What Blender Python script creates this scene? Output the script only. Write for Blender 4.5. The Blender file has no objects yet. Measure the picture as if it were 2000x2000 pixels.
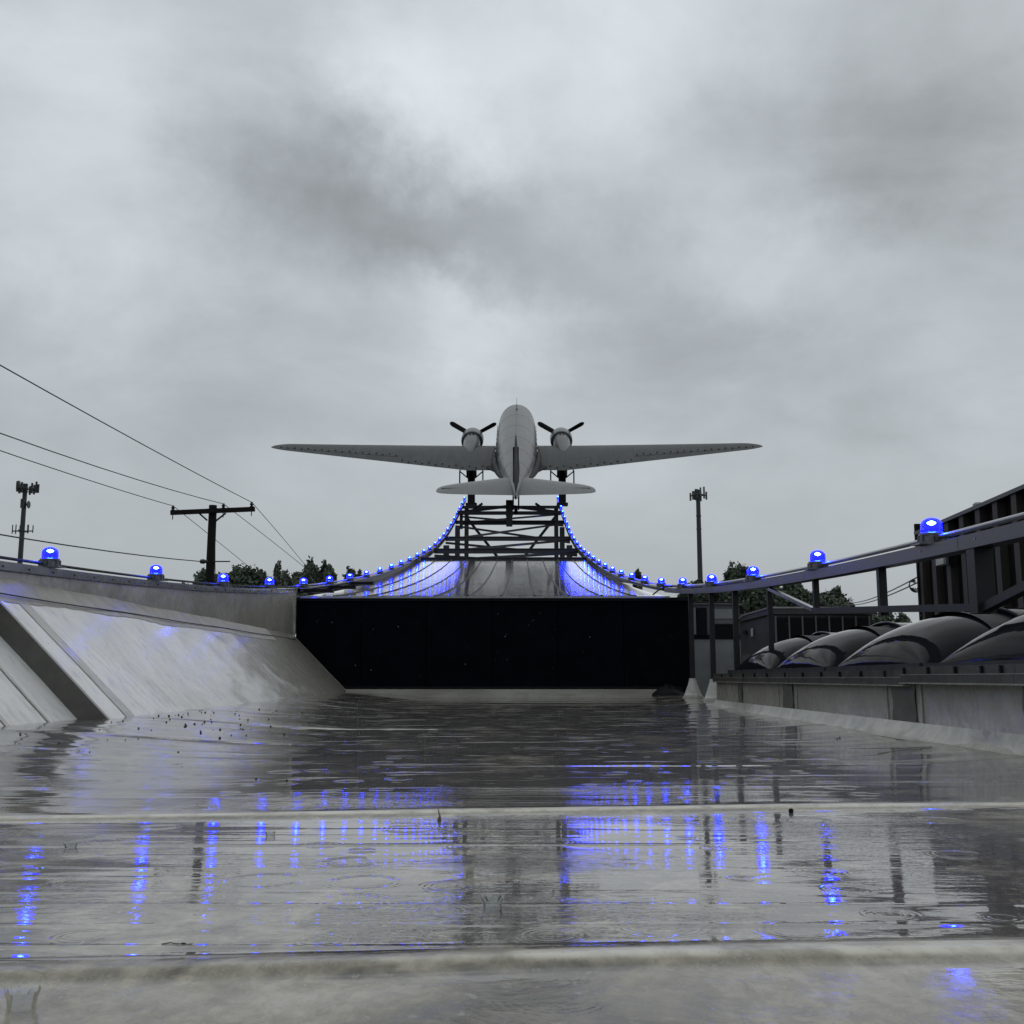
import bpy, math, random
import numpy as np
from mathutils import Vector, Matrix, Quaternion
from mathutils import noise as mnoise

# ------------------------------------------------------------------ camera
S = bpy.context.scene
COL = S.collection
PX = 2000.0; FPX = 2100.0
PITCH = math.atan(324 / FPX); YAW = math.atan(18 / FPX * math.cos(PITCH))
CAMZ = 0.35
cam = bpy.data.cameras.new('camera'); camo = bpy.data.objects.new('camera', cam); COL.objects.link(camo)
cam.sensor_width = 36.0; cam.sensor_fit = 'HORIZONTAL'; cam.lens = 36.0 * FPX / PX
cam.clip_start = 0.02; cam.clip_end = 6000
camo.location = (0, 0, CAMZ); camo.rotation_euler = (math.pi / 2 + PITCH, 0, YAW)
S.camera = camo
S.render.resolution_x = 1024; S.render.resolution_y = 1024
S.view_settings.view_transform = 'Standard'; S.view_settings.look = 'None'
S.view_settings.exposure = 0.0; S.view_settings.gamma = 1.0; S.view_settings.use_curve_mapping = False


def ray(px, py):
    X = px - 1000.0; v = 1000.0 - py
    d = FPX * math.cos(PITCH) - v * math.sin(PITCH); z = FPX * math.sin(PITCH) + v * math.cos(PITCH)
    c, s = math.cos(YAW), math.sin(YAW)
    return Vector((X * c - d * s, X * s + d * c, z))


def at(px, py, Y=None, X=None):
    """point of the place seen at a photo pixel, at forward distance Y (or lateral offset X)"""
    r = ray(px, py)
    k = Y / r.y if Y is not None else X / r.x
    return Vector((r.x * k, r.y * k, r.z * k + CAMZ))


# ------------------------------------------------------------------ world
W = bpy.data.worlds.new('World'); S.world = W; W.use_nodes = True
SUN_EL, SUN_AZ = math.radians(48), math.radians(35)


class NT:
    def __init__(s, tree): s.t = tree; s.n = tree.nodes; s.l = tree.links

    def __call__(s, typ, ins=None, **kw):
        n = s.n.new(typ)
        for k, v in kw.items(): setattr(n, k, v)
        for k, v in (ins or {}).items():
            if hasattr(v, 'is_output') or isinstance(v, bpy.types.NodeSocket): s.l.new(v, n.inputs[k])
            else: n.inputs[k].default_value = v
        return n

    def math(s, op, a, b=0.0, c=0.0, clamp=False):
        n = s('ShaderNodeMath', {0: a, 1: b, 2: c}, operation=op); n.use_clamp = clamp; return n.outputs[0]

    def vmath(s, op, a, b=(0, 0, 0)):
        n = s('ShaderNodeVectorMath', {0: a, 1: b}, operation=op)
        return n.outputs['Value'] if op in ('DOT_PRODUCT', 'LENGTH', 'DISTANCE') else n.outputs[0]

    def noise(s, vec, scale, detail=3, rough=.5, dist=0.0):
        n = s('ShaderNodeTexNoise', {'Scale': scale, 'Detail': detail, 'Roughness': rough, 'Distortion': dist})
        if vec is not None: s.l.new(vec, n.inputs['Vector'])
        return n

    def mapr(s, v, a, b, c=0.0, d=1.0, interp='SMOOTHSTEP'):
        n = s('ShaderNodeMapRange', {0: v, 1: a, 2: b, 3: c, 4: d}); n.interpolation_type = interp; return n.outputs[0]

    def mix(s, f, a, b):
        n = s.n.new('ShaderNodeMix'); n.data_type = 'RGBA'
        for idx, v in ((0, f), (6, a), (7, b)):
            if isinstance(v, bpy.types.NodeSocket): s.l.new(v, n.inputs[idx])
            else: n.inputs[idx].default_value = v if idx == 0 else (tuple(v) + (1,))[:4]
        return n.outputs[2]


w = NT(W.node_tree); w.n.clear()
tc = w('ShaderNodeTexCoord').outputs['Generated']
nis = w('ShaderNodeTexSky'); nis.sky_type = 'NISHITA'; nis.sun_disc = False
nis.sun_elevation = SUN_EL; nis.sun_rotation = SUN_AZ; nis.air_density = 1.5; nis.dust_density = 3.0
sep = w('ShaderNodeSeparateXYZ', {0: tc})
zc = w.math('ADD', w.math('MAXIMUM', sep.outputs[2], 0.0), 0.22)
px_ = w.math('DIVIDE', sep.outputs[0], zc); py_ = w.math('DIVIDE', sep.outputs[1], zc)
pv = w('ShaderNodeCombineXYZ', {0: px_, 1: py_, 2: 0.0}).outputs[0]
warp = w.noise(tc, 3.6, 8, .62)
wv = w.vmath('SUBTRACT', warp.outputs['Color'], (.5, .5, .5))
wsc = w('ShaderNodeVectorMath', {0: wv}, operation='SCALE'); wsc.inputs['Scale'].default_value = .30
dirw = w.vmath('NORMALIZE', w.vmath('MULTIPLY', w.vmath('ADD', tc, wsc.outputs[0]), (1, 1, 1.6)))
n1 = w.noise(pv, 1.15, 5, .5, .3).outputs[0]
tcs = w.vmath('MULTIPLY', tc, (1, 1, 2.1))
n2 = w.noise(tcs, 3.6, 7, .56, .5).outputs[0]
acc = w.math('MULTIPLY_ADD', w.math('SUBTRACT', n1, .5), .14, .51)
acc = w.math('MULTIPLY_ADD', w.math('SUBTRACT', n2, .5), .34, acc)
n3 = w.noise(tcs, 10, 6, .55, .4).outputs[0]
acc = w.math('MULTIPLY_ADD', w.math('SUBTRACT', n3, .5), .11, acc)
# (photo x, y, angular radius in degrees, brightness change)  -- banks of cloud, each at its own bearing
CLOUDS = [(430, 150, 5, -.06), (520, 270, 5, -.055), (560, 400, 4.5, -.06), (680, 480, 4.5, -.08), (1250, 290, 5, -.05), (1460, 300, 4, -.05), (120, 330, 4, -.04), (330, 740, 6, -.05), (1080, 470, 4, -.06), (820, 500, 4.5, -.10), (950, 450, 4, -.09), (700, 350, 4, -.06), (560, 560, 4, -.05), (740, 590, 4, -.06),
          (1230, 430, 5, -.07), (1620, 220, 5, -.07), (1690, 390, 4.5, -.11), (1850, 300, 5, -.08), (1780, 620, 5, -.06), (1300, 560, 4, -.05), (1150, 700, 4, -.04),
          (300, 560, 5, -.02), (80, 640, 6, -.04), (1430, 640, 6, -.05), (560, 720, 7, -.02), (1300, 250, 5, -.02),
          (980, 700, 3.2, .15), (850, 640, 3, .09), (1100, 610, 3, .10), (1440, 450, 4.5, .15), (1560, 520, 4, .08),
          (900, 340, 3.8, .16), (770, 240, 3.5, .12), (760, 90, 5, .12), (120, 230, 5, .13), (170, 420, 5, .14),
          (1080, 160, 5.5, .12), (1300, 60, 6, .10), (1350, 340, 4, .07), (60, 90, 6, .05), (230, 620, 4, .08),
          (1850, 120, 6, -.02), (620, 620, 4, .05), (1800, 470, 4.5, .07), (380, 30, 5, .06)]
for (cx, cy, rad, amp) in CLOUDS:
    dv = ray(cx, cy).normalized(); dv = Vector((dv.x, dv.y, dv.z * 1.6)).normalized()
    dot = w.vmath('DOT_PRODUCT', dirw, tuple(dv))
    k = 1.0 / (1 - math.cos(math.radians(rad * 1.15)))
    e = w.math('POWER', 2.71828, w.math('MULTIPLY', w.math('SUBTRACT', dot, 1.0), k))
    acc = w.math('MULTIPLY_ADD', e, amp * (.85 if amp < 0 else 1.0), acc)
acc = w.math('MAXIMUM', acc, .30)
low = w.mapr(sep.outputs[2], 0.0, .26)                       # calmer, greener air low down
base_low = w.math('MULTIPLY_ADD', w.math('SUBTRACT', n1, .5), .05, w.mapr(sep.outputs[2], 0.0, .22, .40, .50))
lum = w('ShaderNodeMix', {0: low}); lum.data_type = 'FLOAT'
w.l.new(base_low, lum.inputs[2]); w.l.new(acc, lum.inputs[3])
tint = w.mix(low, (.92, 1.0, 1.05), (.922, 1.0, 1.06))
cl = w('ShaderNodeVectorMath', {0: tint}, operation='SCALE'); w.l.new(w.math('MULTIPLY', lum.outputs[0], 10.0), cl.inputs['Scale'])
skyc = w.mix(.985, nis.outputs[0], (0, 0, 0)); mixn = w.n[-1]; w.l.new(cl.outputs[0], mixn.inputs[7])
bg = w('ShaderNodeBackground', {0: skyc, 1: .1}); out = w('ShaderNodeOutputWorld', {0: bg.outputs[0]})

sun = bpy.data.lights.new('sun', 'SUN'); sun.energy = .5; sun.angle = math.radians(120); sun.color = (1, .97, .93)
so = bpy.data.objects.new('sun', sun); COL.objects.link(so)
sd = Vector((math.sin(SUN_AZ) * math.cos(SUN_EL), math.cos(SUN_AZ) * math.cos(SUN_EL), math.sin(SUN_EL)))
so.rotation_euler = (-sd).to_track_quat('-Z', 'Y').to_euler(); so.location = (0, 0, 60)

# ------------------------------------------------------------------ materials
MAT = {}


def mat(name, col, rough=.5, metal=0.0, var=.15, vscale=6.0, coat=0.0, crough=.08, bump=0.0, bscale=40.0, spec=.5,
        streak=None, dark=None, obj=False):
    m = bpy.data.materials.new(name); m.use_nodes = True
    t = NT(m.node_tree); t.n.clear()
    co = t('ShaderNodeTexCoord').outputs['Object']
    v = co
    if streak: v = t('ShaderNodeMapping', {0: co, 'Scale': streak}).outputs[0]
    nz = t.noise(v, vscale, 5, .6).outputs[0]
    f = t.mapr(nz, .3, .7)
    a = tuple(c * (1 - var) for c in col); b = tuple(min(1, c * (1 + var)) for c in col)
    if dark: a = dark
    c = t.mix(f, a, b)
    p = t('ShaderNodeBsdfPrincipled', {'Base Color': c, 'Metallic': metal, 'Coat Weight': coat, 'Coat Roughness': crough,
                                       'Specular IOR Level': spec})
    r = t.math('MULTIPLY_ADD', t.math('SUBTRACT', nz, .5), .25 * min(1, rough * 2), rough, clamp=True)
    t.l.new(r, p.inputs['Roughness'])
    if bump:
        bn = t.noise(v, bscale, 4, .6).outputs[0]
        bu = t('ShaderNodeBump', {'Height': t.math('MULTIPLY', bn, bump), 'Strength': 1.0, 'Distance': 1.0})
        t.l.new(bu.outputs[0], p.inputs['Normal'])
        if coat: t.l.new(bu.outputs[0], p.inputs['Coat Normal'])
    t('ShaderNodeOutputMaterial', {0: p.outputs[0]})
    MAT[name] = m
    return m


mat('steel_dark', (.014, .015, .017), .45, .1, .3, 8, spec=.3, bump=.0004, bscale=25)
mat('steel_grey', (.030, .033, .037), .4, .2, .25, 5, coat=.1, spec=.35, bump=.0004, bscale=20)
mat('steel_galv', (.22, .23, .24), .35, .6, .2, 14, coat=.3)
mat('rail_paint', (.045, .045, .06), .4, .2, .2, 4, coat=.2, crough=.15, spec=.4)
mat('coping', (.24, .25, .24), .28, .5, .15, 3, coat=.5, bump=.0006, bscale=9)
mat('black_wall', (.0035, .004, .006), .8, 0, .3, 3, spec=.04)
mat('black_rubber', (.006, .006, .007), .6, 0, .3, 9, spec=.2)
mat('black_trim', (.008, .009, .011), .5, 0, .3, 9, spec=.12)
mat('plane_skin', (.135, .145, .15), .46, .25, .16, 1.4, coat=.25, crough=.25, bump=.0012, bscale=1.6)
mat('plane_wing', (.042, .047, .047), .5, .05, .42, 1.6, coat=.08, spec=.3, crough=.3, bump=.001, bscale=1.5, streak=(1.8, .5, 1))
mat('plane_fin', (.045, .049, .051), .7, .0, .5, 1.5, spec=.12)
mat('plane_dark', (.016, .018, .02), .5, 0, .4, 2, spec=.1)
mat('plane_line', (.02, .02, .02), .6, 0, .2, 3)
mat('prop', (.006, .006, .007), .5, 0, .1, 3, spec=.2)
mat('tyre', (.008, .008, .009), .7, 0, .1, 3, spec=.15)
mat('glass_dark', (.01, .012, .014), .05, 0, .1, 3, coat=1)
mat('beacon_base', (.10, .105, .125), .4, .2, .15, 20, coat=.3)
mat('conduit', (.17, .175, .18), .3, .6, .15, 30, coat=.3)
mat('wood_pole', (.012, .010, .009), .8, 0, .3, 3, streak=(4, 4, .3), bump=.003, bscale=12, spec=.2)
mat('insulator', (.02, .02, .022), .25, 0, .1, 3)
mat('wire', (.02, .02, .022), .6, 0, .1, 3)
mat('tower_steel', (.035, .04, .044), .5, .2, .2, 2)
mat('antenna', (.12, .13, .135), .5, 0, .2, 4)
mat('bark', (.05, .04, .03), .9, 0, .3, 2)
mat('hvac_green', (.035, .038, .033), .5, .1, .25, 3, coat=.15, bump=.0005)
mat('hvac_light', (.20, .215, .21), .4, .2, .12, 3, coat=.2)
mat('hvac_mid', (.10, .105, .10), .45, .2, .15, 3, coat=.2)
mat('hvac_black', (.006, .006, .006), .7, 0, .2, 6, spec=.15)
mat('label', (.4, .4, .36), .6, 0, .5, 60)
mat('dark_panel', (.007, .0065, .006), .7, 0, .4, 3, spec=.1, streak=(3, 3, .4))
mat('panel_rib', (.038, .034, .029), .6, 0, .3, 4, spec=.3, streak=(4, 4, .3))
mat('frame_bronze', (.05, .047, .04), .4, .2, .3, 9, coat=.35, crough=.2)
mat('frame_lip', (.30, .29, .26), .35, .2, .2, 12, coat=.3)
mat('boot', (.42, .41, .38), .5, 0, .15, 12, coat=.2, bump=.001, bscale=30)
mat('debris', (.012, .009, .007), .8, 0, .5, 40, spec=.2)
mat('twig', (.20, .17, .13), .6, 0, .3, 40, coat=.3)
mat('crest', (.9, .9, .9), .5)
mat('ground', (.05, .06, .03), .9, 0, .4, .06)
mat('asphalt', (.05, .05, .05), .6, 0, .2, .5, coat=.3)
mat('brick_wall', (.12, .11, .10), .7, 0, .2, .7)
for nm, c in (('leaf_dark', (.075, .098, .068)), ('leaf_mid', (.10, .12, .088)), ('leaf_pale', (.15, .165, .135))):
    m = mat(nm, c, .7, 0, .45, .35, spec=.25)


def mat_membrane(name, wetbase, cior=1.4, bmp=.018, mcol=((.225, .215, .18), (.34, .33, .285)), wall_reflection=False):
    m = bpy.data.materials.new(name); m.use_nodes = True; t = NT(m.node_tree); t.n.clear()
    co = t('ShaderNodeTexCoord').outputs['Object']
    big = t.noise(co, .9, 5, .6, .5).outputs[0]
    fine = t.noise(t('ShaderNodeMapping', {0: co, 'Scale': (1, 2.5, 1)}).outputs[0], 7, 6, .65).outputs[0]
    c = t.mix(t.mapr(big, .32, .7), mcol[0], mcol[1])
    c = t.mix(t.mapr(fine, .46, .72, 0, .55), c, tuple(x * .55 for x in mcol[0]))
    if wall_reflection:                    # black wall's reflection painted into the colour: darker toward the far end, ragged edge
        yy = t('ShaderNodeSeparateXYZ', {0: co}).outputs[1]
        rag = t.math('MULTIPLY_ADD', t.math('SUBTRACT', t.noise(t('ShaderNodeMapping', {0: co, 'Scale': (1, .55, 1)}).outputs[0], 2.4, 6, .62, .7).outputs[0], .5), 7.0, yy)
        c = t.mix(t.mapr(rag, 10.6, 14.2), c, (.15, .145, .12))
    p = t('ShaderNodeBsdfPrincipled', {'Base Color': c, 'Roughness': .55, 'Specular IOR Level': .3, 'Coat IOR': cior})
    t.l.new(t.mapr(big, .35, .65, wetbase, min(1, wetbase + .3)), p.inputs['Coat Weight'])
    t.l.new(t.mapr(fine, .35, .7, .2, .36), p.inputs['Coat Roughness'])
    wr = t.noise(co, 2.2, 3, .5).outputs[0]; wf = t.noise(co, 30, 3, .6).outputs[0]
    h = t.math('ADD', t.math('MULTIPLY', wr, bmp), t.math('MULTIPLY', wf, bmp * .012))
    b = t('ShaderNodeBump', {'Height': h, 'Strength': 1.0, 'Distance': 1.0})
    t.l.new(b.outputs[0], p.inputs['Normal']); t.l.new(b.outputs[0], p.inputs['Coat Normal'])
    t('ShaderNodeOutputMaterial', {0: p.outputs[0]}); MAT[name] = m


mat_membrane('membrane', .65)
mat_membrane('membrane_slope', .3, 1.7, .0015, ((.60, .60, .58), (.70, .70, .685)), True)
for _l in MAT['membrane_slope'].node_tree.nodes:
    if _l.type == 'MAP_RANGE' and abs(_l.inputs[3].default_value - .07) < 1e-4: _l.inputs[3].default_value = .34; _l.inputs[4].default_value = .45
mat('membrane_dull', (.26, .25, .22), .55, 0, .25, 5, coat=.3, crough=.45)
mat('membrane_patch', (.085, .082, .07), .5, 0, .2, 8, coat=.5, crough=.2)
mat('membrane_light', (.36, .355, .32), .5, 0, .25, 9, coat=.4, crough=.2, bump=.004, bscale=12)


def mat_water():
    """rain film standing on the dirty roof membrane; vertex attribute 'wet' = depth of the film"""
    m = bpy.data.materials.new('wet_roof'); m.use_nodes = True; t = NT(m.node_tree); t.n.clear()
    co = t('ShaderNodeTexCoord').outputs['Object']
    wet = t('ShaderNodeAttribute', attribute_name='wet').outputs['Fac']
    silt = t('ShaderNodeAttribute', attribute_name='silt').outputs['Fac']
    st = t('ShaderNodeMapping', {0: co, 'Scale': (1.0, .55, 1)}).outputs[0]
    g1 = t.noise(st, 2.2, 6, .62, .8).outputs[0]
    g2 = t.noise(st, 11, 6, .7, .3).outputs[0]
    clean = t.mix(t.mapr(g2, .3, .7), (.215, .195, .148), (.41, .375, .295))
    dirt = t.mix(t.mapr(g2, .3, .75), (.013, .0105, .006), (.058, .047, .030))
    g3 = t.noise(t('ShaderNodeMapping', {0: co, 'Scale': (.7, .75, 1)}).outputs[0], 7.5, 6, .68, .9).outputs[0]
    f = t.math('ADD', silt, t.math('MULTIPLY', t.math('SUBTRACT', g1, .5), 5.5))
    f = t.math('ADD', f, t.math('MULTIPLY', t.math('SUBTRACT', g3, .5), 4.5))
    f = t.math('ADD', f, t.math('MULTIPLY', t.math('SUBTRACT', g2, .5), 2.2), clamp=True)
    c = t.mix(f, clean, dirt)
    g4 = t.noise(t('ShaderNodeMapping', {0: co, 'Scale': (1.0, .6, 1)}).outputs[0], 40, 6, .72, .4).outputs[0]
    c = t.mix(t.mapr(g4, .40, .62, 0, .45), c, (.09, .08, .06)); c = t.mix(t.mapr(g4, .56, .74, 0, .5), c, (.50, .48, .42))
    c = t.mix(t.math('MULTIPLY', t.mapr(silt, -1.1, .1, 1, 0), t.mapr(t.math('ADD', t.math('MULTIPLY', g3, .7), t.math('MULTIPLY', g2, .3)), .36, .60, .22, .95)), c, (.66, .63, .54))
    specks = t.noise(co, 130, 2, .5).outputs[0]
    c = t.mix(t.mapr(specks, .68, .78, 0, .55), c, (.05, .045, .04))
    p = t('ShaderNodeBsdfPrincipled', {'Base Color': c, 'Roughness': .55, 'Specular IOR Level': .25, 'Coat IOR': 1.33})
    wv = t.math('ADD', wet, t.math('ADD', t.math('MULTIPLY', t.math('SUBTRACT', g1, .5), 1.0), t.math('MULTIPLY', t.math('SUBTRACT', g3, .5), 1.2)), clamp=True)
    t.l.new(t.mapr(wv, 0.1, .65, .45, 1.0), p.inputs['Coat Weight'])
    t.l.new(t.mapr(wv, 0.1, .7, .20, .010), p.inputs['Coat Roughness'])
    # ripples: long-crested wavelets, small wind texture, rings of drops
    s1 = t('ShaderNodeMapping', {0: co, 'Scale': (.10, 1, 1)}).outputs[0]
    r1 = t.noise(s1, 9, 2, .5, .2).outputs[0]
    s2 = t('ShaderNodeMapping', {0: co, 'Scale': (.35, 1, 1)}).outputs[0]
    r2 = t.noise(s2, 58, 3, .55).outputs[0]
    patch = t.mapr(t.noise(t('ShaderNodeMapping', {0: co, 'Scale': (.5, 1.3, 1)}).outputs[0], 1.7, 3).outputs[0], .42, .66, .12, 1)
    sy = t('ShaderNodeSeparateXYZ', {0: co}).outputs[1]
    calm = t.mapr(sy, 2.9, 5.0, 1.0, .12)
    h = t.math('MULTIPLY', t.math('MULTIPLY', r1, .0014), calm)
    h = t.math('ADD', h, t.math('MULTIPLY', t.math('MULTIPLY', r2, patch), t.math('MULTIPLY', calm, .0010)))
    r5 = t.noise(t('ShaderNodeMapping', {0: co, 'Scale': (.22, 1, 1)}).outputs[0], 7, 5, .6, .3).outputs[0]
    h = t.math('ADD', h, t.math('MULTIPLY', t.math('MULTIPLY', t.mapr(r5, .60, .72), t.mapr(sy, 2.9, 4)), .0035))
    for sc, am, seed in ((3.6, .00016, 0), (6.1, .00010, 7.3)):
        vo = t('ShaderNodeTexVoronoi', {'Vector': t.vmath('ADD', co, (seed, seed * 2, 0)), 'Scale': sc}, voronoi_dimensions='2D')
        dist = t.math('DIVIDE', vo.outputs['Distance'], sc)
        rc = t('ShaderNodeSeparateXYZ', {0: vo.outputs['Color']})
        on = t.mapr(rc.outputs[0], .70, .74)
        rad = t.math('MULTIPLY_ADD', rc.outputs[1], .05, .012)
        dr = t.math('SUBTRACT', dist, rad)
        env = t.math('POWER', 2.71828, t.math('MULTIPLY', t.math('MULTIPLY', dr, dr), -5000.0))
        ring = t.math('MULTIPLY', t.math('SINE', t.math('MULTIPLY', dr, 560.0)), env)
        h = t.math('ADD', h, t.math('MULTIPLY', t.math('MULTIPLY', ring, on), am))
    h = t.math('MULTIPLY', h, t.mapr(wv, .1, .6, .25, 1))
    rough_h = t.math('MULTIPLY', t.math('MULTIPLY', g2, .0022), t.mapr(wv, .05, .6, 1.6, 0))
    h = t.math('ADD', h, rough_h)
    b = t('ShaderNodeBump', {'Height': h, 'Strength': 1.0, 'Distance': 1.0})
    t.l.new(b.outputs[0], p.inputs['Coat Normal'])
    t('ShaderNodeOutputMaterial', {0: p.outputs[0]}); MAT['wet_roof'] = m


mat_water()


def mat_deck():
    m = bpy.data.materials.new('runway_metal'); m.use_nodes = True; t = NT(m.node_tree); t.n.clear()
    co = t('ShaderNodeTexCoord').outputs['Object']
    g = t.noise(t('ShaderNodeMapping', {0: co, 'Scale': (2.2, .35, 1)}).outputs[0], 2, 5, .6).outputs[0]
    c = t.mix(t.mapr(g, .3, .7), (.34, .35, .355), (.50, .51, .515))
    p = t('ShaderNodeBsdfPrincipled', {'Base Color': c, 'Roughness': .12, 'Metallic': .7, 'Coat Weight': 1.0, 'Coat IOR': 1.7,
                                       'Coat Roughness': .02})
    n = t.noise(t('ShaderNodeMapping', {0: co, 'Scale': (.6, 1, 1)}).outputs[0], 5, 3, .5).outputs[0]
    n2_ = t.noise(co, 35, 2, .5).outputs[0]
    n4_ = t.noise(t('ShaderNodeMapping', {0: co, 'Scale': (.25, 1.6, 1)}).outputs[0], 9, 4, .6).outputs[0]
    h = t.math('ADD', t.math('MULTIPLY', n, .0005), t.math('ADD', t.math('MULTIPLY', n2_, .00004), t.math('MULTIPLY', n4_, .0012)))
    b = t('ShaderNodeBump', {'Height': h, 'Strength': 1.0, 'Distance': 1.0})
    t.l.new(b.outputs[0], p.inputs['Normal']); t.l.new(b.outputs[0], p.inputs['Coat Normal'])
    t('ShaderNodeOutputMaterial', {0: p.outputs[0]}); MAT['runway_metal'] = m


mat_deck()


def mat_dome():
    m = bpy.data.materials.new('skylight_acrylic'); m.use_nodes = True; t = NT(m.node_tree); t.n.clear()
    co = t('ShaderNodeTexCoord').outputs['Object']
    p = t('ShaderNodeBsdfPrincipled', {'Base Color': (.012, .013, .016, 1), 'Roughness': .05, 'IOR': 1.075})
    n = t.noise(co, 1.4, 3, .5).outputs[0]; n2_ = t.noise(co, 60, 2, .5).outputs[0]
    h = t.math('ADD', t.math('MULTIPLY', n, .01), t.math('MULTIPLY', n2_, .00008))
    b = t('ShaderNodeBump', {'Height': h, 'Strength': 1.0, 'Distance': 1.0})
    t.l.new(b.outputs[0], p.inputs['Normal'])
    t('ShaderNodeOutputMaterial', {0: p.outputs[0]}); MAT['skylight_acrylic'] = m


mat_dome()


def mat_emit(name, col, strength):
    m = bpy.data.materials.new(name); m.use_nodes = True; t = NT(m.node_tree); t.n.clear()
    e = t('ShaderNodeEmission', {0: tuple(col) + (1,), 1: strength}); t('ShaderNodeOutputMaterial', {0: e.outputs[0]}); MAT[name] = m


mat_emit('bulb', (.6, .9, 1.0), 160)


def mat_lens():
    m = bpy.data.materials.new('blue_lens'); m.use_nodes = True; t = NT(m.node_tree); t.n.clear()
    tr = t('ShaderNodeBsdfTransparent', {0: (.05, .13, 1, 1)})
    e = t('ShaderNodeEmission', {0: (.0013, .0014, 1, 1), 1: 45.0})
    gl = t('ShaderNodeBsdfGlossy', {'Roughness': .12})
    fr = t('ShaderNodeFresnel', {'IOR': 1.45})
    a = t('ShaderNodeMixShader', {0: .42, 1: tr.outputs[0], 2: e.outputs[0]})
    b = t('ShaderNodeMixShader', {0: fr.outputs[0], 1: a.outputs[0], 2: gl.outputs[0]})
    t('ShaderNodeOutputMaterial', {0: b.outputs[0]}); MAT['blue_lens'] = m


mat_lens()
m = bpy.data.materials.new('rain_water'); m.use_nodes = True; t = NT(m.node_tree); t.n.clear()
_p = t('ShaderNodeMixShader', {0: t('ShaderNodeFresnel', {'IOR': 1.33}).outputs[0],
                               1: t('ShaderNodeMixShader', {0: .22, 1: t('ShaderNodeBsdfTransparent', {0: (.9, .92, .92, 1)}).outputs[0], 2: t('ShaderNodeBsdfDiffuse', {0: (.8, .82, .82, 1)}).outputs[0]}).outputs[0],
                               2: t('ShaderNodeBsdfGlossy', {'Roughness': .05}).outputs[0]})
t('ShaderNodeOutputMaterial', {0: _p.outputs[0]}); MAT['rain_water'] = m


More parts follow.
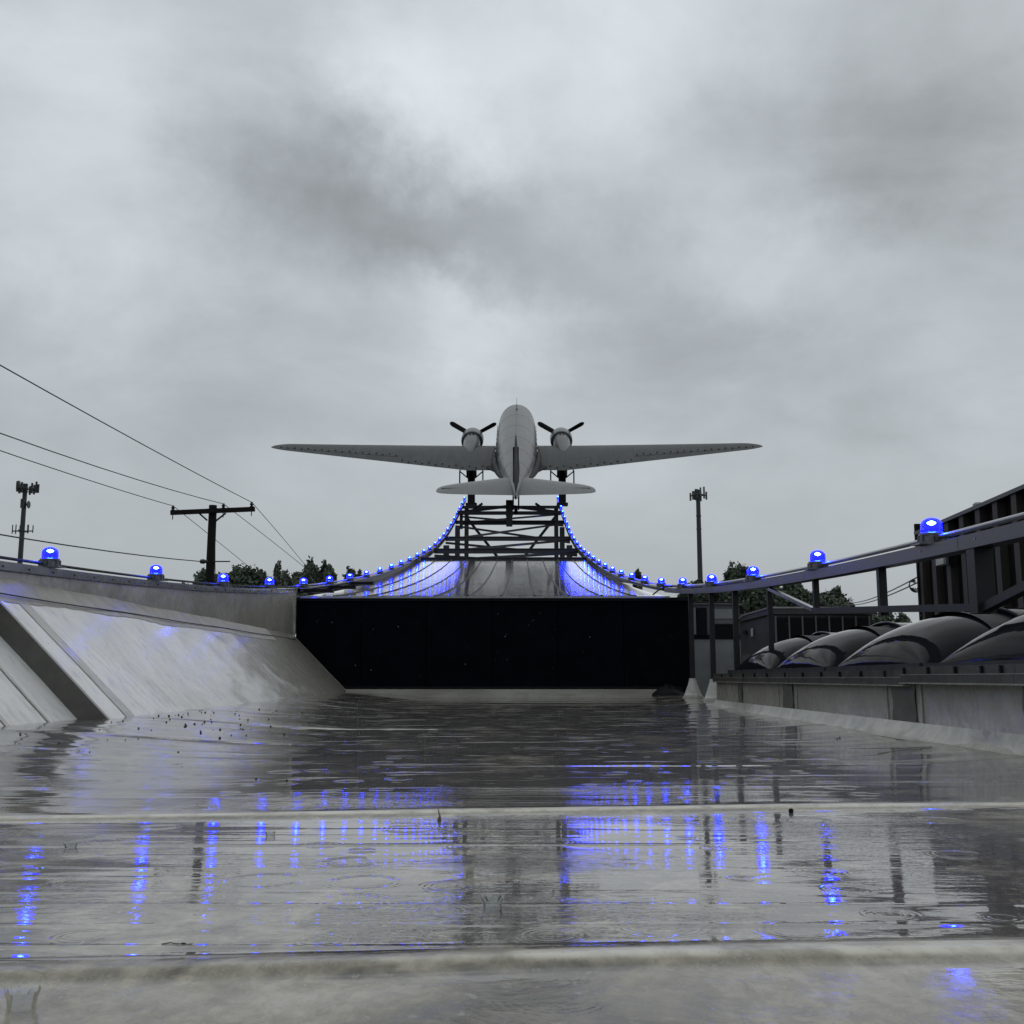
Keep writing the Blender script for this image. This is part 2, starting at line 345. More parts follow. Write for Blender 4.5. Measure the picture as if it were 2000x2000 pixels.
# ------------------------------------------------------------------ mesh helpers
class MB:
    def __init__(s): s.v = []; s.f = []

    def add(s, vs, fs):
        o = len(s.v); s.v.extend([tuple(p) for p in vs]); s.f.extend([tuple(i + o for i in f) for f in fs]); return s

    def box(s, c, size, R=None):
        hx, hy, hz = size[0] / 2, size[1] / 2, size[2] / 2; c = Vector(c)
        vs = [Vector((x, y, z)) for x in (-hx, hx) for y in (-hy, hy) for z in (-hz, hz)]
        if R is not None: vs = [R @ p for p in vs]
        return s.add([c + p for p in vs], [(0, 1, 3, 2), (4, 6, 7, 5), (0, 4, 5, 1), (2, 3, 7, 6), (0, 2, 6, 4), (1, 5, 7, 3)])

    def beam(s, a, b, wd, ht, up=(0, 0, 1)):
        a, b = Vector(a), Vector(b); d = (b - a).normalized(); up = Vector(up)
        if abs(d.dot(up)) > .98: up = Vector((0, 1, 0))
        sx = d.cross(up).normalized(); uz = sx.cross(d).normalized()
        vs = [p + sx * i * wd / 2 + uz * j * ht / 2 for p in (a, b) for i, j in ((-1, -1), (1, -1), (1, 1), (-1, 1))]
        return s.add(vs, [(0, 1, 2, 3), (7, 6, 5, 4), (0, 4, 5, 1), (1, 5, 6, 2), (2, 6, 7, 3), (3, 7, 4, 0)])

    def ibeam(s, a, b, wd, ht, tk=.02):
        a, b = Vector(a), Vector(b); d = (b - a).normalized(); up = Vector((0, 0, 1)); sx = d.cross(up).normalized(); uz = sx.cross(d)
        s.beam(a, b, tk * .8, ht - 2 * tk)
        for k in (-1, 1): s.beam(a + uz * k * (ht - tk) / 2, b + uz * k * (ht - tk) / 2, wd, tk)
        return s

    def tube(s, pts, r, n=8, cap=True):
        pts = [Vector(p) for p in pts]; m_ = len(pts); rs = r if hasattr(r, '__len__') else [r] * m_
        ref = Vector((0, 0, 1)); vs = []; fs = []
        for i, p in enumerate(pts):
            d = (pts[min(i + 1, m_ - 1)] - pts[max(i - 1, 0)]).normalized()
            rr = ref if abs(d.dot(ref)) < .95 else Vector((1, 0, 0))
            a = d.cross(rr).normalized(); b = a.cross(d)
            for k in range(n):
                q = 2 * math.pi * k / n; vs.append(p + (a * math.cos(q) + b * math.sin(q)) * rs[i])
        for i in range(m_ - 1):
            for k in range(n): fs.append((i * n + k, i * n + (k + 1) % n, (i + 1) * n + (k + 1) % n, (i + 1) * n + k))
        if cap: fs.append(tuple(range(n - 1, -1, -1))); fs.append(tuple((m_ - 1) * n + k for k in range(n)))
        return s.add(vs, fs)

    def lathe(s, prof, n=16, c=(0, 0, 0), axis='z', fn=None):
        vs = []; fs = []; c = Vector(c)
        for (r, z) in prof:
            for k in range(n):
                q = 2 * math.pi * k / n; rr = r * (fn(q, z) if fn else 1)
                p = Vector((rr * math.cos(q), rr * math.sin(q), z))
                if axis == 'y': p = Vector((p.x, p.z, -p.y))
                if axis == 'x': p = Vector((p.z, p.x, p.y))
                vs.append(c + p)
        m_ = len(prof)
        for i in range(m_ - 1):
            for k in range(n): fs.append((i * n + k, i * n + (k + 1) % n, (i + 1) * n + (k + 1) % n, (i + 1) * n + k))
        if prof[0][0] > 1e-6: fs.append(tuple(range(n - 1, -1, -1)))
        if prof[-1][0] > 1e-6: fs.append(tuple((m_ - 1) * n + k for k in range(n)))
        return s.add(vs, fs)

    def grid(s, fn, us, vs_, close=False):
        V = [fn(u, v) for u in us for v in vs_]; nv = len(vs_); F = []
        for i in range(len(us) - 1):
            for j in range(nv - 1 + (1 if close else 0)):
                j2 = (j + 1) % nv; F.append((i * nv + j, (i + 1) * nv + j, (i + 1) * nv + j2, i * nv + j2))
        return s.add(V, F)

    def prism(s, poly, y0, y1):
        """poly in (x,z), extruded along y"""
        n = len(poly); vs = [(x, y0, z) for x, z in poly] + [(x, y1, z) for x, z in poly]
        return s.add(vs, [tuple(range(n)), tuple(range(2 * n - 1, n - 1, -1))] + [(i, i + n, (i + 1) % n + n, (i + 1) % n) for i in range(n)])

    def mesh(s, name, smooth=False):
        me = bpy.data.meshes.new(name); me.from_pydata(s.v, [], s.f); me.update()
        if smooth:
            for p in me.polygons: p.use_smooth = True
            if smooth is not True:
                me.set_sharp_from_angle(angle=math.radians(smooth))
        return me

    def build(s, name, m_, parent=None, smooth=False, **props):
        me = s.mesh(name, smooth); me.materials.append(MAT[m_])
        return link(bpy.data.objects.new(name, me), parent, **props)


def link(o, parent=None, **props):
    COL.objects.link(o)
    if parent is not None: o.parent = parent
    for k, v in props.items(): o[k] = v
    return o


def empty(name, loc, label, cat, group=None, rot=(0, 0, 0)):
    o = bpy.data.objects.new(name, None); o.location = loc; o.rotation_euler = rot; o.empty_display_size = .2
    COL.objects.link(o); o['label'] = label; o['category'] = cat
    if group: o['group'] = group
    return o


def copy_tree(o, parent=None):
    c = o.copy(); COL.objects.link(c); c.parent = parent
    for ch in KIDS.get(o.name, []):
        d = copy_tree(ch, c); KIDS.setdefault(c.name, []).append(d)
    return c


KIDS = {}


def kids(root):
    """register the children of a finished source thing so that it can be copied"""
    for o in COL.objects:
        if o.parent is not None and o.parent.name not in KIDS: KIDS[o.parent.name] = []
    ks = {}
    for o in COL.objects:
        if o.parent is not None: ks.setdefault(o.parent.name, []).append(o)
    def rec(o):
        KIDS[o.name] = ks.get(o.name, [])
        for c in KIDS[o.name]: rec(c)
    rec(root)


def lin(a, b, n): return [a + (b - a) * i / (n - 1) for i in range(n)]


ORD = ['first', 'second', 'third', 'fourth', 'fifth', 'sixth', 'seventh', 'eighth', 'ninth', 'tenth', 'eleventh', 'twelfth', 'thirteenth',
       'fourteenth', 'fifteenth', 'sixteenth', 'seventeenth', 'eighteenth', 'nineteenth', 'twentieth', 'twenty-first', 'twenty-second',
       'twenty-third', 'twenty-fourth', 'twenty-fifth', 'twenty-sixth']

# ------------------------------------------------------------------ the ramp's profile (height of the beacon centres)
PD = [-4, 3.5, 6.25, 8.5, 10.9, 13.2, 15.6, 18, 20.5, 23, 25.4, 27.4, 30, 32.4, 34.6, 37, 40, 42.6, 45.6, 48, 50.8, 53.4, 56, 58.6, 61.3, 64.5, 67, 70]
PZ = [.98, 1.14, 1.235, 1.335, 1.45, 1.575, 1.73, 1.94, 2.23, 2.53, 2.83, 3.09, 3.46, 3.83, 4.19, 4.61, 5.07, 5.47, 6.05, 6.55, 7.16, 7.82, 8.5, 9.17, 9.87, 10.72, 11.42, 12.3]
_co = np.polyfit(PD, PZ, 6)
XL, XR = -3.65, 2.40


def prof(d):
    return float(np.interp(d, PD, PZ)) * .35 + float(np.polyval(_co, d)) * .65


def rail_top(d): return prof(d) - .118


WALL_Y = 17.3
DECK_END = 38.4


def deck_z(d): return prof(d) - .25


# ------------------------------------------------------------------ setting: ground, building, roof
random.seed(4); np.random.seed(4)
MB().box((0, 900, -6.6), (5000, 5000, 1)).build('ground', 'ground', kind='structure')
MB().box((0, 44, -6.09), (70, 40, .02)).build('parking_lot', 'asphalt', kind='structure')


def smooth01(x): x = max(0., min(1., x)); return x * x * (3 - 2 * x)


def roof_base(x, d):
    z = 0.05 * smooth01((d - 6) / 11)
    z += .085 * smooth01((-x - 1.1) / 1.7) * smooth01((d - 2.5) / 4)
    z += .03 * smooth01((x - 1.5) / .7)
    return z


SEAMS = [(1.40, .05, .010, .045), (2.90, .115, .010, .055), (4.42, .06, .005, .07), (5.95, .09, .004, .08), (7.5, .03, .004, .09), (9.1, .1, .003, .1),
         (10.7, .05, .003, .1), (12.4, .08, .003, .1), (14.2, .02, .003, .1)]
WRINK = [(1.49, .0011, .012), (1.62, .0005, .013), (1.745, .0009, .010), (1.865, .0009, .009), (1.99, .0010, .009), (2.10, .0011, .009), (2.36, .0014, .012),
         (2.22, .0005, .010), (2.5, .0005, .012), (3.25, .0007, .02), (3.6, .0006, .02), (3.95, .0007, .025)]


def roof_mesh():
    ys = []
    y = .45
    while y < 17.4:
        ys.append(y)
        y += .0045 if y < 2.6 else (.009 if y < 3.3 else (.018 if y < 5 else (.035 if y < 8 else .07)))
    ys = [-4, -2, 0, .3] + ys + [17.5]
    xs = lin(-3.8, 2.6, 165)
    X, Y = np.meshgrid(np.array(xs), np.array(ys))
    vec = np.vectorize(roof_base)
    Z = vec(X, Y)
    wet = np.ones_like(Z) * .95; silt = np.ones_like(Z) * 1.02
    def nz(a, b, s): return np.vectorize(lambda p, q: mnoise.noise(Vector((p * a, q * b, s))))(X, Y)
    w1 = nz(.6, .6, 3.1); w2 = nz(2.2, 2.2, 8.2)
    for i, (d0, k, h, wd) in enumerate(SEAMS):
        line = d0 + k * X + (.10 if i == 0 else .05) * w1 + .012 * w2
        rr = (Y - line) / wd
        # a lap: steep near side, gentle far side
        g = np.exp(-np.where(rr > 0, rr * .7, rr * 1.6) ** 2) * (1 + .35 * w1)
        if i >= 2: g = g * np.clip(.35 + 2.2 * nz(.45, .3, i * 5.3), 0, 1)
        Z += h * g
        wet -= (.95 if i < 2 else .35) * np.clip(g * 1.25, 0, 1); silt -= (2.2 * np.clip(g * 1.25 - .1 + .35 * w2 * g, 0, 1) * (np.clip(.75 + .25 * X + .8 * w1, .25, 1) if i == 0 else 1)) if i < 2 else .35 * np.clip(g * 1.3, 0, 1)
    for (d0, h, s_) in WRINK:
        line = d0 + .02 * X + .03 * nz(.5, .01, d0 * 7) + .004 * w2
        amp = np.clip(.55 + 1.3 * nz(.55, .2, d0 * 3), 0, 1.3)
        Z += h * amp * np.exp(-((Y - line) / s_) ** 2)
    near = np.clip((1.40 + .05 * X + .10 * w1 + .03 * w2 - Y) / .10, 0, 1)
    wet = wet * (1 - near) + near * (.36 + .8 * nz(1.6, 1.8, 1.7)); silt = silt * (1 - near) + near * (.66 + 1.6 * nz(1.6, 1.4, 5.5) + .9 * nz(6, 3.5, 9.5))
    left = np.clip((-X - 1.5) / 1.2, 0, 1) * np.clip((Y - 4) / 3, 0, 1)
    silt -= .28 * left; wet -= .25 * left
    rgt = np.clip((X - 1.75) / .4, 0, 1); silt -= .5 * rgt; wet -= .35 * rgt
    Z += .0015 * w2 * near
    silt += .25 * np.clip((Y - 2.9) / .5, 0, 1) * (1 - left) * (1 - rgt)
    far = np.clip((Y - 3.2) / 1.5, 0, 1); Z += far * (.0022 * nz(.35, 2.3, 6.6) + .0016 * nz(.7, 6.5, 2.6))
    ny, nx = Z.shape
    verts = np.stack([X, Y, Z], -1).reshape(-1, 3)
    idx = np.arange(ny * nx).reshape(ny, nx)
    faces = np.stack([idx[:-1, :-1], idx[:-1, 1:], idx[1:, 1:], idx[1:, :-1]], -1).reshape(-1, 4)
    me = bpy.data.meshes.new('roof_membrane')
    me.vertices.add(len(verts)); me.vertices.foreach_set('co', verts.ravel())
    me.loops.add(faces.size); me.loops.foreach_set('vertex_index', faces.ravel().astype(np.int32))
    me.polygons.add(len(faces)); me.polygons.foreach_set('loop_start', np.arange(0, faces.size, 4, dtype=np.int32))
    me.polygons.foreach_set('loop_total', np.full(len(faces), 4, dtype=np.int32))
    me.update(); me.polygons.foreach_set('use_smooth', np.ones(len(faces), dtype=bool))
    for nm, a in (('wet', wet), ('silt', silt)):
        at_ = me.attributes.new(nm, 'FLOAT', 'POINT'); at_.data.foreach_set('value', a.ravel().astype(np.float32))
    me.materials.append(MAT['wet_roof'])
    o = bpy.data.objects.new('wet_flat_roof', me); link(o, kind='structure')


roof_mesh()
# roof to the right of the skylight curb and the building under it all
MB().box((7.0, 12, -.02), (9.1, 40, .10)).build('upper_roof', 'membrane', kind='structure')
bl = empty('building_block', (2, 8, -6.1), 'pale wall of the building body below the wet roof', 'building')
bw = MB().box((1.95 - 2 + 0, 0, 2.97), (7.3, 42.0, 5.9)).build('wall', 'brick_wall', bl)
bw.location = (-2 + .0, 0, 0)
bw2 = MB().box((7.6 - 2 + 0.1, 4, 2.97), (7.9, 40, 5.9)).build('wall', 'brick_wall', bl)

# sloping membrane on the left (stands on roof edge, climbs 45 deg to the parapet)
CT = 1.04


def slope_pt(t, d, off=0.0):
    n = .7071 * off
    wob = .006 * math.sin(d * 2.1) * (1 if t > .05 else 0)
    return (XL + .015 + t + n + wob * .5, d, CT - t + n + wob * .5)


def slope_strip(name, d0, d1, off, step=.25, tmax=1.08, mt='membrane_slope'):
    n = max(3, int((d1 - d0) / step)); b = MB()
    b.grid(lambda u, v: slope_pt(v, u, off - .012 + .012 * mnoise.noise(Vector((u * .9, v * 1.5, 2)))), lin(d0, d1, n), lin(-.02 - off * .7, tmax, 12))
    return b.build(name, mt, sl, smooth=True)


sl = bpy.data.objects.new('sloping_roof_edge', None); COL.objects.link(sl); sl['kind'] = 'structure'
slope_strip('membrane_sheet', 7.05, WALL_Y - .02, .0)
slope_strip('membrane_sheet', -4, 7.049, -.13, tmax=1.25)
# step face between the two thicknesses
b = MB(); a0 = slope_pt(-.02, 7.05, .004); a1 = slope_pt(1.08, 7.05, .004); c0 = slope_pt(.1, 7.05, -.2); c1 = slope_pt(1.3, 7.05, -.2)
b.add([a0, a1, c1, c0, (a0[0], 7.09, a0[2]), (a1[0], 7.09, a1[2]), (c1[0], 7.09, c1[2]), (c0[0], 7.09, c0[2])],
      [(0, 3, 2, 1), (4, 5, 6, 7), (0, 1, 5, 4), (1, 2, 6, 5), (2, 3, 7, 6), (3, 0, 4, 7)])
b.build('step_face', 'membrane_patch', sl)
def so_(u, v): return -.012 + .012 * mnoise.noise(Vector((u * .9, v * 1.5, 2)))
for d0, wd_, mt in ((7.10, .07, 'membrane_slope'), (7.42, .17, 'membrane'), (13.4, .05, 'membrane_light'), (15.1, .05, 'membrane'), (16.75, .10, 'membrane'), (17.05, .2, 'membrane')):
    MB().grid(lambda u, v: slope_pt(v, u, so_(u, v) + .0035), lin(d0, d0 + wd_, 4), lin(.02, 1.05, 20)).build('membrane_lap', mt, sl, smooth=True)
for d0, wd_ in ((6.1, .05), (6.62, .03)):
    MB().grid(lambda u, v: slope_pt(v, u, -.13 + so_(u, v) + .006), lin(d0, d0 + wd_, 3), lin(.15, 1.25, 14)).build('membrane_lap', 'membrane_light', sl)
b = MB(); b.tube([slope_pt(.16 - .004 * d, d, .003) for d in lin(5.5, 17.0, 24)], .005, 5); b.build('seam_cord', 'black_trim', sl)
# torn lower edge of the wall flashing lying over the slope
b = MB()
def torn(u, v):
    e = .17 + .035 * mnoise.noise(Vector((u * .9, 0, 4))) + .009 * mnoise.noise(Vector((u * 6, 0, 9)))
    return slope_pt(-.01 + v * e, u, so_(u, -.01 + v * e) + .007 - .003 * v)
b.grid(torn, lin(4, 15.4, 150), lin(0, 1, 5)); b.build('flashing_flap', 'membrane_dull', sl, smooth=True)

# low upstand in front of the black wall
b = MB()
b.add([(-2.75, 16.98, .045), (2.15, 16.98, .045), (2.30, 17.22, .17), (-2.8, 17.22, .17), (-2.8, 17.29, .175), (2.3, 17.29, .175)],
      [(0, 1, 2, 3), (3, 2, 5, 4)])
b.build('wall_upstand', 'membrane', None, kind='structure')

# ------------------------------------------------------------------ left parapet
pa = empty('parapet_wall', (XL, 6, 0), 'grey membrane-clad parapet wall with metal coping along the left side of the roof', 'wall')
def P0(o, x, y, z): return (x - o[0], y - o[1], z - o[2])
pl_ = (XL, 6, 0)
b = MB(); ds = lin(-4, 17.42, 60)
b.grid(lambda u, v: P0(pl_, XL + .004 * math.sin(u * 3) * (v < 2), u, [rail_top(u) - .05, CT - .06][0] if v == 1 else (CT - .1 if v == 0 else rail_top(u) - .05)) if v < 2
       else P0(pl_, XL - .28, u, rail_top(u) - .05 if v == 2 else -.5), ds, [0, 1, 2, 3])
b.add([P0(pl_, XL, 17.42, -.1), P0(pl_, XL - .28, 17.42, -.1), P0(pl_, XL - .28, 17.42, rail_top(17.42) - .05), P0(pl_, XL, 17.42, rail_top(17.42) - .05)], [(0, 1, 2, 3)])
b.build('wall_face', 'membrane', pa)
segs = [-4, -1, 2, 5.6, 9.55, 12.45, 14.9, 17.42]
for i in range(len(segs) - 1):
    s0, s1 = segs[i] + .004, segs[i + 1] - .004; b = MB()
    pr = [(.022, -.062), (.026, 0), (-.30, 0), (-.30, -.062)]
    us = lin(s0, s1, 9)
    b.grid(lambda u, k: P0(pl_, XL + pr[k][0], u, rail_top(u) + pr[k][1]), us, [0, 1, 2, 3])
    b.grid(lambda u, k: P0(pl_, XL + (.022, .014, .014)[k], u, rail_top(u) + (-.062, -.062, .0)[k] - .001 * (k == 2)), us, [0, 1])
    b.build('coping', 'coping', pa)
b = MB()
for d in lin(3.0, 17.2, 36):
    b.lathe([(.008, 0), (.006, .006), (0, .008)], 6, P0(pl_, XL + .024, d, rail_top(d) - .035), 'x')
b.build('screw_heads', 'black_trim', pa, kind='stuff')
b = MB(); b.tube([P0(pl_, XL - .02, d, rail_top(d) + .03) for d in lin(-4, 17.4, 40)], .012, 6); b.build('conduit', 'black_trim', pa)

# ------------------------------------------------------------------ black end wall
bwx0, bwx1 = -3.62, 2.69
bk = empty('black_screen_wall', (0, WALL_Y, 0), 'tall matt black wall under the near edge of the runway', 'wall')
npan = 6
for i in range(npan):
    x0 = bwx0 + (bwx1 - bwx0) * i / npan; x1 = bwx0 + (bwx1 - bwx0) * (i + 1) / npan
    MB().box(((x0 + x1) / 2, .06, .84), (x1 - x0 - .012, .08, 1.58)).build('wall_panel', 'black_wall', bk)
MB().box(((bwx0 + bwx1) / 2, .11, .84), (bwx1 - bwx0 - .02, .05, 1.56)).build('backing', 'black_wall', bk)
MB().box(((bwx0 + bwx1) / 2, .0, .20), (bwx1 - bwx0 - .6, .03, .03)).build('bottom_trim', 'black_trim', bk)
MB().box(((bwx0 + bwx1) / 2, .02, 1.60), (bwx1 - bwx0, .07, .05)).build('top_trim', 'black_trim', bk)

mt_ = empty('rubber_mat_bundle', (2.3, 17.0, .05), 'crumpled black rubber bundle at the right foot of the black wall', 'bundle')
b = MB(); random.seed(2)
b.grid(lambda u, v: ((.30 + .05 * mnoise.noise(Vector((u * 3, v * 2, 1)))) * math.cos(u) * math.sin(v) * 1.05,
                     .17 * math.sin(u) * math.sin(v), max(0, .20 * math.cos(v) * (1 + .5 * mnoise.noise(Vector((math.cos(u) * 2, math.sin(u) * 2, v * 2)))))),
       lin(0, 2 * math.pi, 20), lin(.02, 1.6, 9))
b.build('mat_pile', 'black_rubber', mt_); mt_.scale = (.85, .8, .75)
MB().box((.08, .02, .19), (.34, .12, .10), Matrix.Rotation(.25, 3, 'Y')).build('folded_edge', 'black_rubber', mt_)

# ------------------------------------------------------------------ runway ramp
rw = empty('runway_ramp', (-.6, WALL_Y, 0), 'curved steel runway ramp with wet grey deck rising on an open truss under the aeroplane', 'ramp')
ro = (-.6, WALL_Y, 0)
NP = 11; dx0, dx1 = XL + .10, XR - .02
dsegs = [WALL_Y - .02, 20.1, 24.4, 28.9, 33.5, DECK_END]
for i in range(NP):
    x0 = dx0 + (dx1 - dx0) * i / NP; x1 = dx0 + (dx1 - dx0) * (i + 1) / NP
    for j in range(len(dsegs) - 1):
        us = lin(dsegs[j] + .006, dsegs[j + 1] - .006, 9)
        off = random.uniform(-.002, .002); b = MB()
        b.grid(lambda u, v: P0(ro, x0 + .004 + (x1 - x0 - .008) * v, u, deck_z(u) + off + .003 * math.sin(v * math.pi)), us, [0, .33, .66, 1])
        b.grid(lambda u, v: P0(ro, x0 + .004 + (x1 - x0 - .008) * v, u, deck_z(u) - .03), us[::-1], [0, 1])
        b.build('deck_panel', 'runway_metal', rw, smooth=50)
for i in range(1, NP):
    xx = dx0 + (dx1 - dx0) * i / NP; b = MB()
    b.tube([P0(ro, xx + .02 * mnoise.noise(Vector((u * 1.6, i, 0))), u, deck_z(u) + .006) for u in lin(WALL_Y, DECK_END, 70)], .015, 6)
    b.build('seam_strip', 'black_trim', rw)
    MB().box(P0(ro, xx, WALL_Y - .03, deck_z(WALL_Y) - .01), (.03, .03, .045)).build('clamp', 'black_trim', rw)
MB().box(P0(ro, (dx0 + dx1) / 2, WALL_Y - .045, deck_z(WALL_Y) - .018), (dx1 - dx0, .02, .03)).build('edge_strip', 'coping', rw)
# side girders (rails)
for X in (XL, XR):
    us = lin(17.45 if X < 0 else 17.7, 70.0, 70); b = MB()
    sg = 1 if X < 0 else -1
    def sec(u, k):
        tb = .02; H = .055 + .16 * smooth01((u - 22) / 7)
        pts = [(.06, 0), (.06, -tb), (-.045, -tb), (-.045, -H + tb), (.06, -H + tb), (.06, -H), (-.06, -H), (-.06, 0)]
        return P0(ro, X - sg * pts[k][0] * -1, u, rail_top(u) + pts[k][1])
    b.grid(sec, us, list(range(8)), close=True); b.build('side_rail', 'rail_paint', rw)
    b = MB(); b.tube([P0(ro, X - sg * .03, u, rail_top(u) + .035) for u in us], .016, 6); b.build('conduit', 'conduit', rw)
for yy in (17.95, 20.35, 22.8):
    MB().box(P0(ro, XL + .22, yy - .1, rail_top(yy) - .06), (.62, .14, .06)).build('support_bracket', 'black_trim', rw)
# beams and bracing of the open part
BE = [(DECK_END + .1, .17), (44.3, .20), (50.8, .20), (58.2, .16), (62.6, .17), (65.4, .17)]
for i, (d, h) in enumerate(BE):
    z = rail_top(d) - h / 2 - .06
    MB().ibeam(P0(ro, XL + .05, d, z), P0(ro, XR - .05, d, z), .18, h, .025).build('cross_beam', 'steel_grey', rw)
for i in range(4):
    d0, d1 = BE[i][0] + .1, BE[i + 1][0] - .1; z0, z1 = rail_top(d0) - .22, rail_top(d1) - .22
    MB().beam(P0(ro, XL + .1, d0, z0), P0(ro, XR - .1, d1, z1), .10, .11).build('deck_brace', 'steel_grey', rw)
    MB().beam(P0(ro, XR - .1, d0, z0 - .13), P0(ro, XL + .1, d1, z1 - .13), .10, .11).build('deck_brace', 'steel_dark', rw)
GZ = -6.1
for d in (41.5, 48.2, 56.6, 66.0):
    for X in (XL + .28, XR - .22):
        zt = rail_top(d) - .24; b = MB()
        b.beam(P0(ro, X, d, GZ), P0(ro, X, d, zt), .26, .26)
        b.build('column', 'steel_grey', rw)
# big vertical X between the far columns
d = 64.0
MB().beam(P0(ro, XL + .3, d, rail_top(d) - .5), P0(ro, XR - .3, d, 3.0), .16, .16).build('cross_brace', 'steel_dark', rw)
MB().beam(P0(ro, XR - .3, d + .2, rail_top(d) - .5), P0(ro, XL + .3, d + .2, 3.0), .16, .16).build('cross_brace', 'steel_dark', rw)
MB().ibeam(P0(ro, XL + .3, 66, 4.6), P0(ro, XR - .3, 66, 4.6), .2, .3, .03).build('cross_beam', 'steel_dark', rw)

# ------------------------------------------------------------------ right-hand rail frame over the skylights
rf = empty('steel_rail_frame', (XR, 10, 0), 'painted steel rail frame on posts above the skylights, carrying the near beacons', 'railing')
fo = (XR, 10, 0)
for s0, s1 in ((-2, 2.4), (2.406, 5.75), (5.756, 8.9), (8.906, 13.2), (13.206, 17.6)):
    us = lin(s0, s1, 12); b = MB()
    def sec(u, k):
        pts = [(-.055, 0), (.055, 0), (.055, -.012), (-.043, -.012), (-.043, -.062), (.055, -.062), (.055, -.073), (-.055, -.073)]
        return P0(fo, XR + pts[k][0], u, rail_top(u) + pts[k][1])
    b.grid(sec, us[::-1], list(range(8)), close=True)
    b.add([sec(us[0], k) for k in range(8)], [(0, 1, 2, 3), (3, 4, 7, 0), (4, 5, 6, 7)])
    b.build('rail_channel', 'rail_paint', rf)
b = MB(); b.tube([P0(fo, XR + .012, u, rail_top(u) + .042) for u in lin(-2, 17.6, 50)], .0155, 8); b.build('conduit', 'conduit', rf, smooth=True)
b = MB(); b.tube([P0(fo, XR + .045, u, rail_top(u) + .018) for u in lin(-2, 17.6, 50)], .008, 6); b.build('cable', 'black_trim', rf, smooth=True)
posts = [(15.27, .064, .30), (13.6, .058, .30), (12.1, .058, .02), (10.42, .046, .02), (8.78, .046, .87), (7.17, .052, .76), (5.62, .10, .68), (2.4, .1, .1), (-.5, .1, .1)]
for d, wd_, zb in posts:
    MB().beam(P0(fo, XR + .002, d, zb), P0(fo, XR + .002, d, rail_top(d) - .074), wd_, wd_).build('post', 'steel_dark', rf)
for d, zb in ((15.27, .06), (13.6, .05)):
    b = MB(); b.lathe([(.125, zb - .1), (.125, zb + .055), (.118, zb + .06), (.103, zb + .1), (.085, zb + .15), (.066, zb + .2), (.05, zb + .26), (.047, zb + .285)], 16,
                      P0(fo, XR, d, 0), fn=lambda q, z: 1 + .015 * math.sin(z * 160))
    b.build('pipe_boot', 'boot', rf, smooth=35)
    b = MB(); b.lathe([(.16, zb - .12), (.15, zb + .02), (.128, zb + .05)], 14, P0(fo, XR, d, 0)); b.build('base_patch', 'membrane', rf, smooth=35)
MB().beam(P0(fo, XR, 8.83, .895), P0(fo, XR, 5.66, .715), .05, .042).build('bottom_chord', 'steel_dark', rf)
MB().beam(P0(fo, XR, 10.40, rail_top(10.4) - .09), P0(fo, XR, 8.86, .905), .04, .03).build('brace', 'steel_galv', rf)
MB().beam(P0(fo, XR, 5.58, .71), P0(fo, XR, 3.9, rail_top(3.9) - .09), .05, .045).build('brace', 'steel_dark', rf)
b = MB()
for d in lin(4, 17, 18): b.lathe([(.007, 0), (.005, .004), (0, .005)], 6, P0(fo, XR - .058, d, rail_top(d) - .03), 'x')
b.build('bolt_heads', 'steel_galv', rf, kind='stuff')
b = MB(); b.tube([P0(fo, 2.1, 17.15, 1.66), P0(fo, 2.2, 17.2, 1.74), P0(fo, 2.32, 17.3, 1.80), P0(fo, 2.42, 17.2, 1.79)], .012, 6); b.build('loose_cable', 'black_trim', rf)

# ------------------------------------------------------------------ beacons
GB = 'blue beacon lamps along the two runway edges'
bc = empty('beacon_light', (0, 0, 0), 'x', 'beacon', GB)
b = MB()
b.lathe([(.088, 0), (.088, .012), (.072, .016), (.070, .050), (.074, .054), (.074, .066), (.062, .072)], 20, fn=lambda q, z: 1)
for k in range(8):
    q = 2 * math.pi * (k + .5) / 8
    b.box((.074 * math.cos(q), .074 * math.sin(q), .034), (.016, .018, .042), Matrix.Rotation(q, 3, 'Z'))
base = b.build('base', 'beacon_base', bc, smooth=40)
b = MB(); b.box((0, 0, -.001 + .003), (.20, .14, .008)).box((.0, -.085, .03), (.03, .03, .03)); b.build('mounting_plate', 'beacon_base', bc)
lp = [(.060, .0725), (.0615, .09), (.0615, .115)] + [(.0615 * math.cos(a), .115 + .045 * math.sin(a)) for a in lin(.15, math.pi / 2 - .001, 8)]
b = MB(); b.lathe(lp + [(0, .16)], 20); b.build('lens', 'blue_lens', bc, smooth=True)
b = MB(); b.lathe([(0, .113)] + [(.026 * math.sin(a) ** 2.8, .128 - .015 * math.cos(a)) for a in lin(.1, math.pi - .1, 9)] + [(0, .143)], 14); b.build('bulb', 'bulb', bc, smooth=True)
b = MB(); b.lathe([(.012, .072), (.012, .11)], 8); b.build('lamp_holder', 'black_trim', bc)
kids(bc)
first = True
BSCALE = 1.0
for side, X, d0 in (('left', XL, 8.26), ('right', XR, 6.25)):
    d = d0; i = 0
    while d < 70:
        o = bc if first else copy_tree(bc); first = False
        sl_ = math.atan((rail_top(d + .2) - rail_top(d - .2)) / .4)
        o.location = (X, d, rail_top(d) + .004); o.rotation_euler = (sl_, 0, random.uniform(-.3, .3) * 0 + (0.0 if X > 0 else math.pi) * 0)
        where = {'left': ('on the left parapet' if d < 17.4 else 'on the left ramp rail', 'from the left edge'),
                 'right': ('on the right rail over the skylights' if d < 12 else 'on the right ramp rail', 'from the right edge')}[side]
        o['label'] = 'lit blue beacon %s, %s lamp %s' % (where[0], ORD[i], where[1])
        d += 2.43 if d < 34 else 2.57
        if d > 36: d += .0
        i += 1

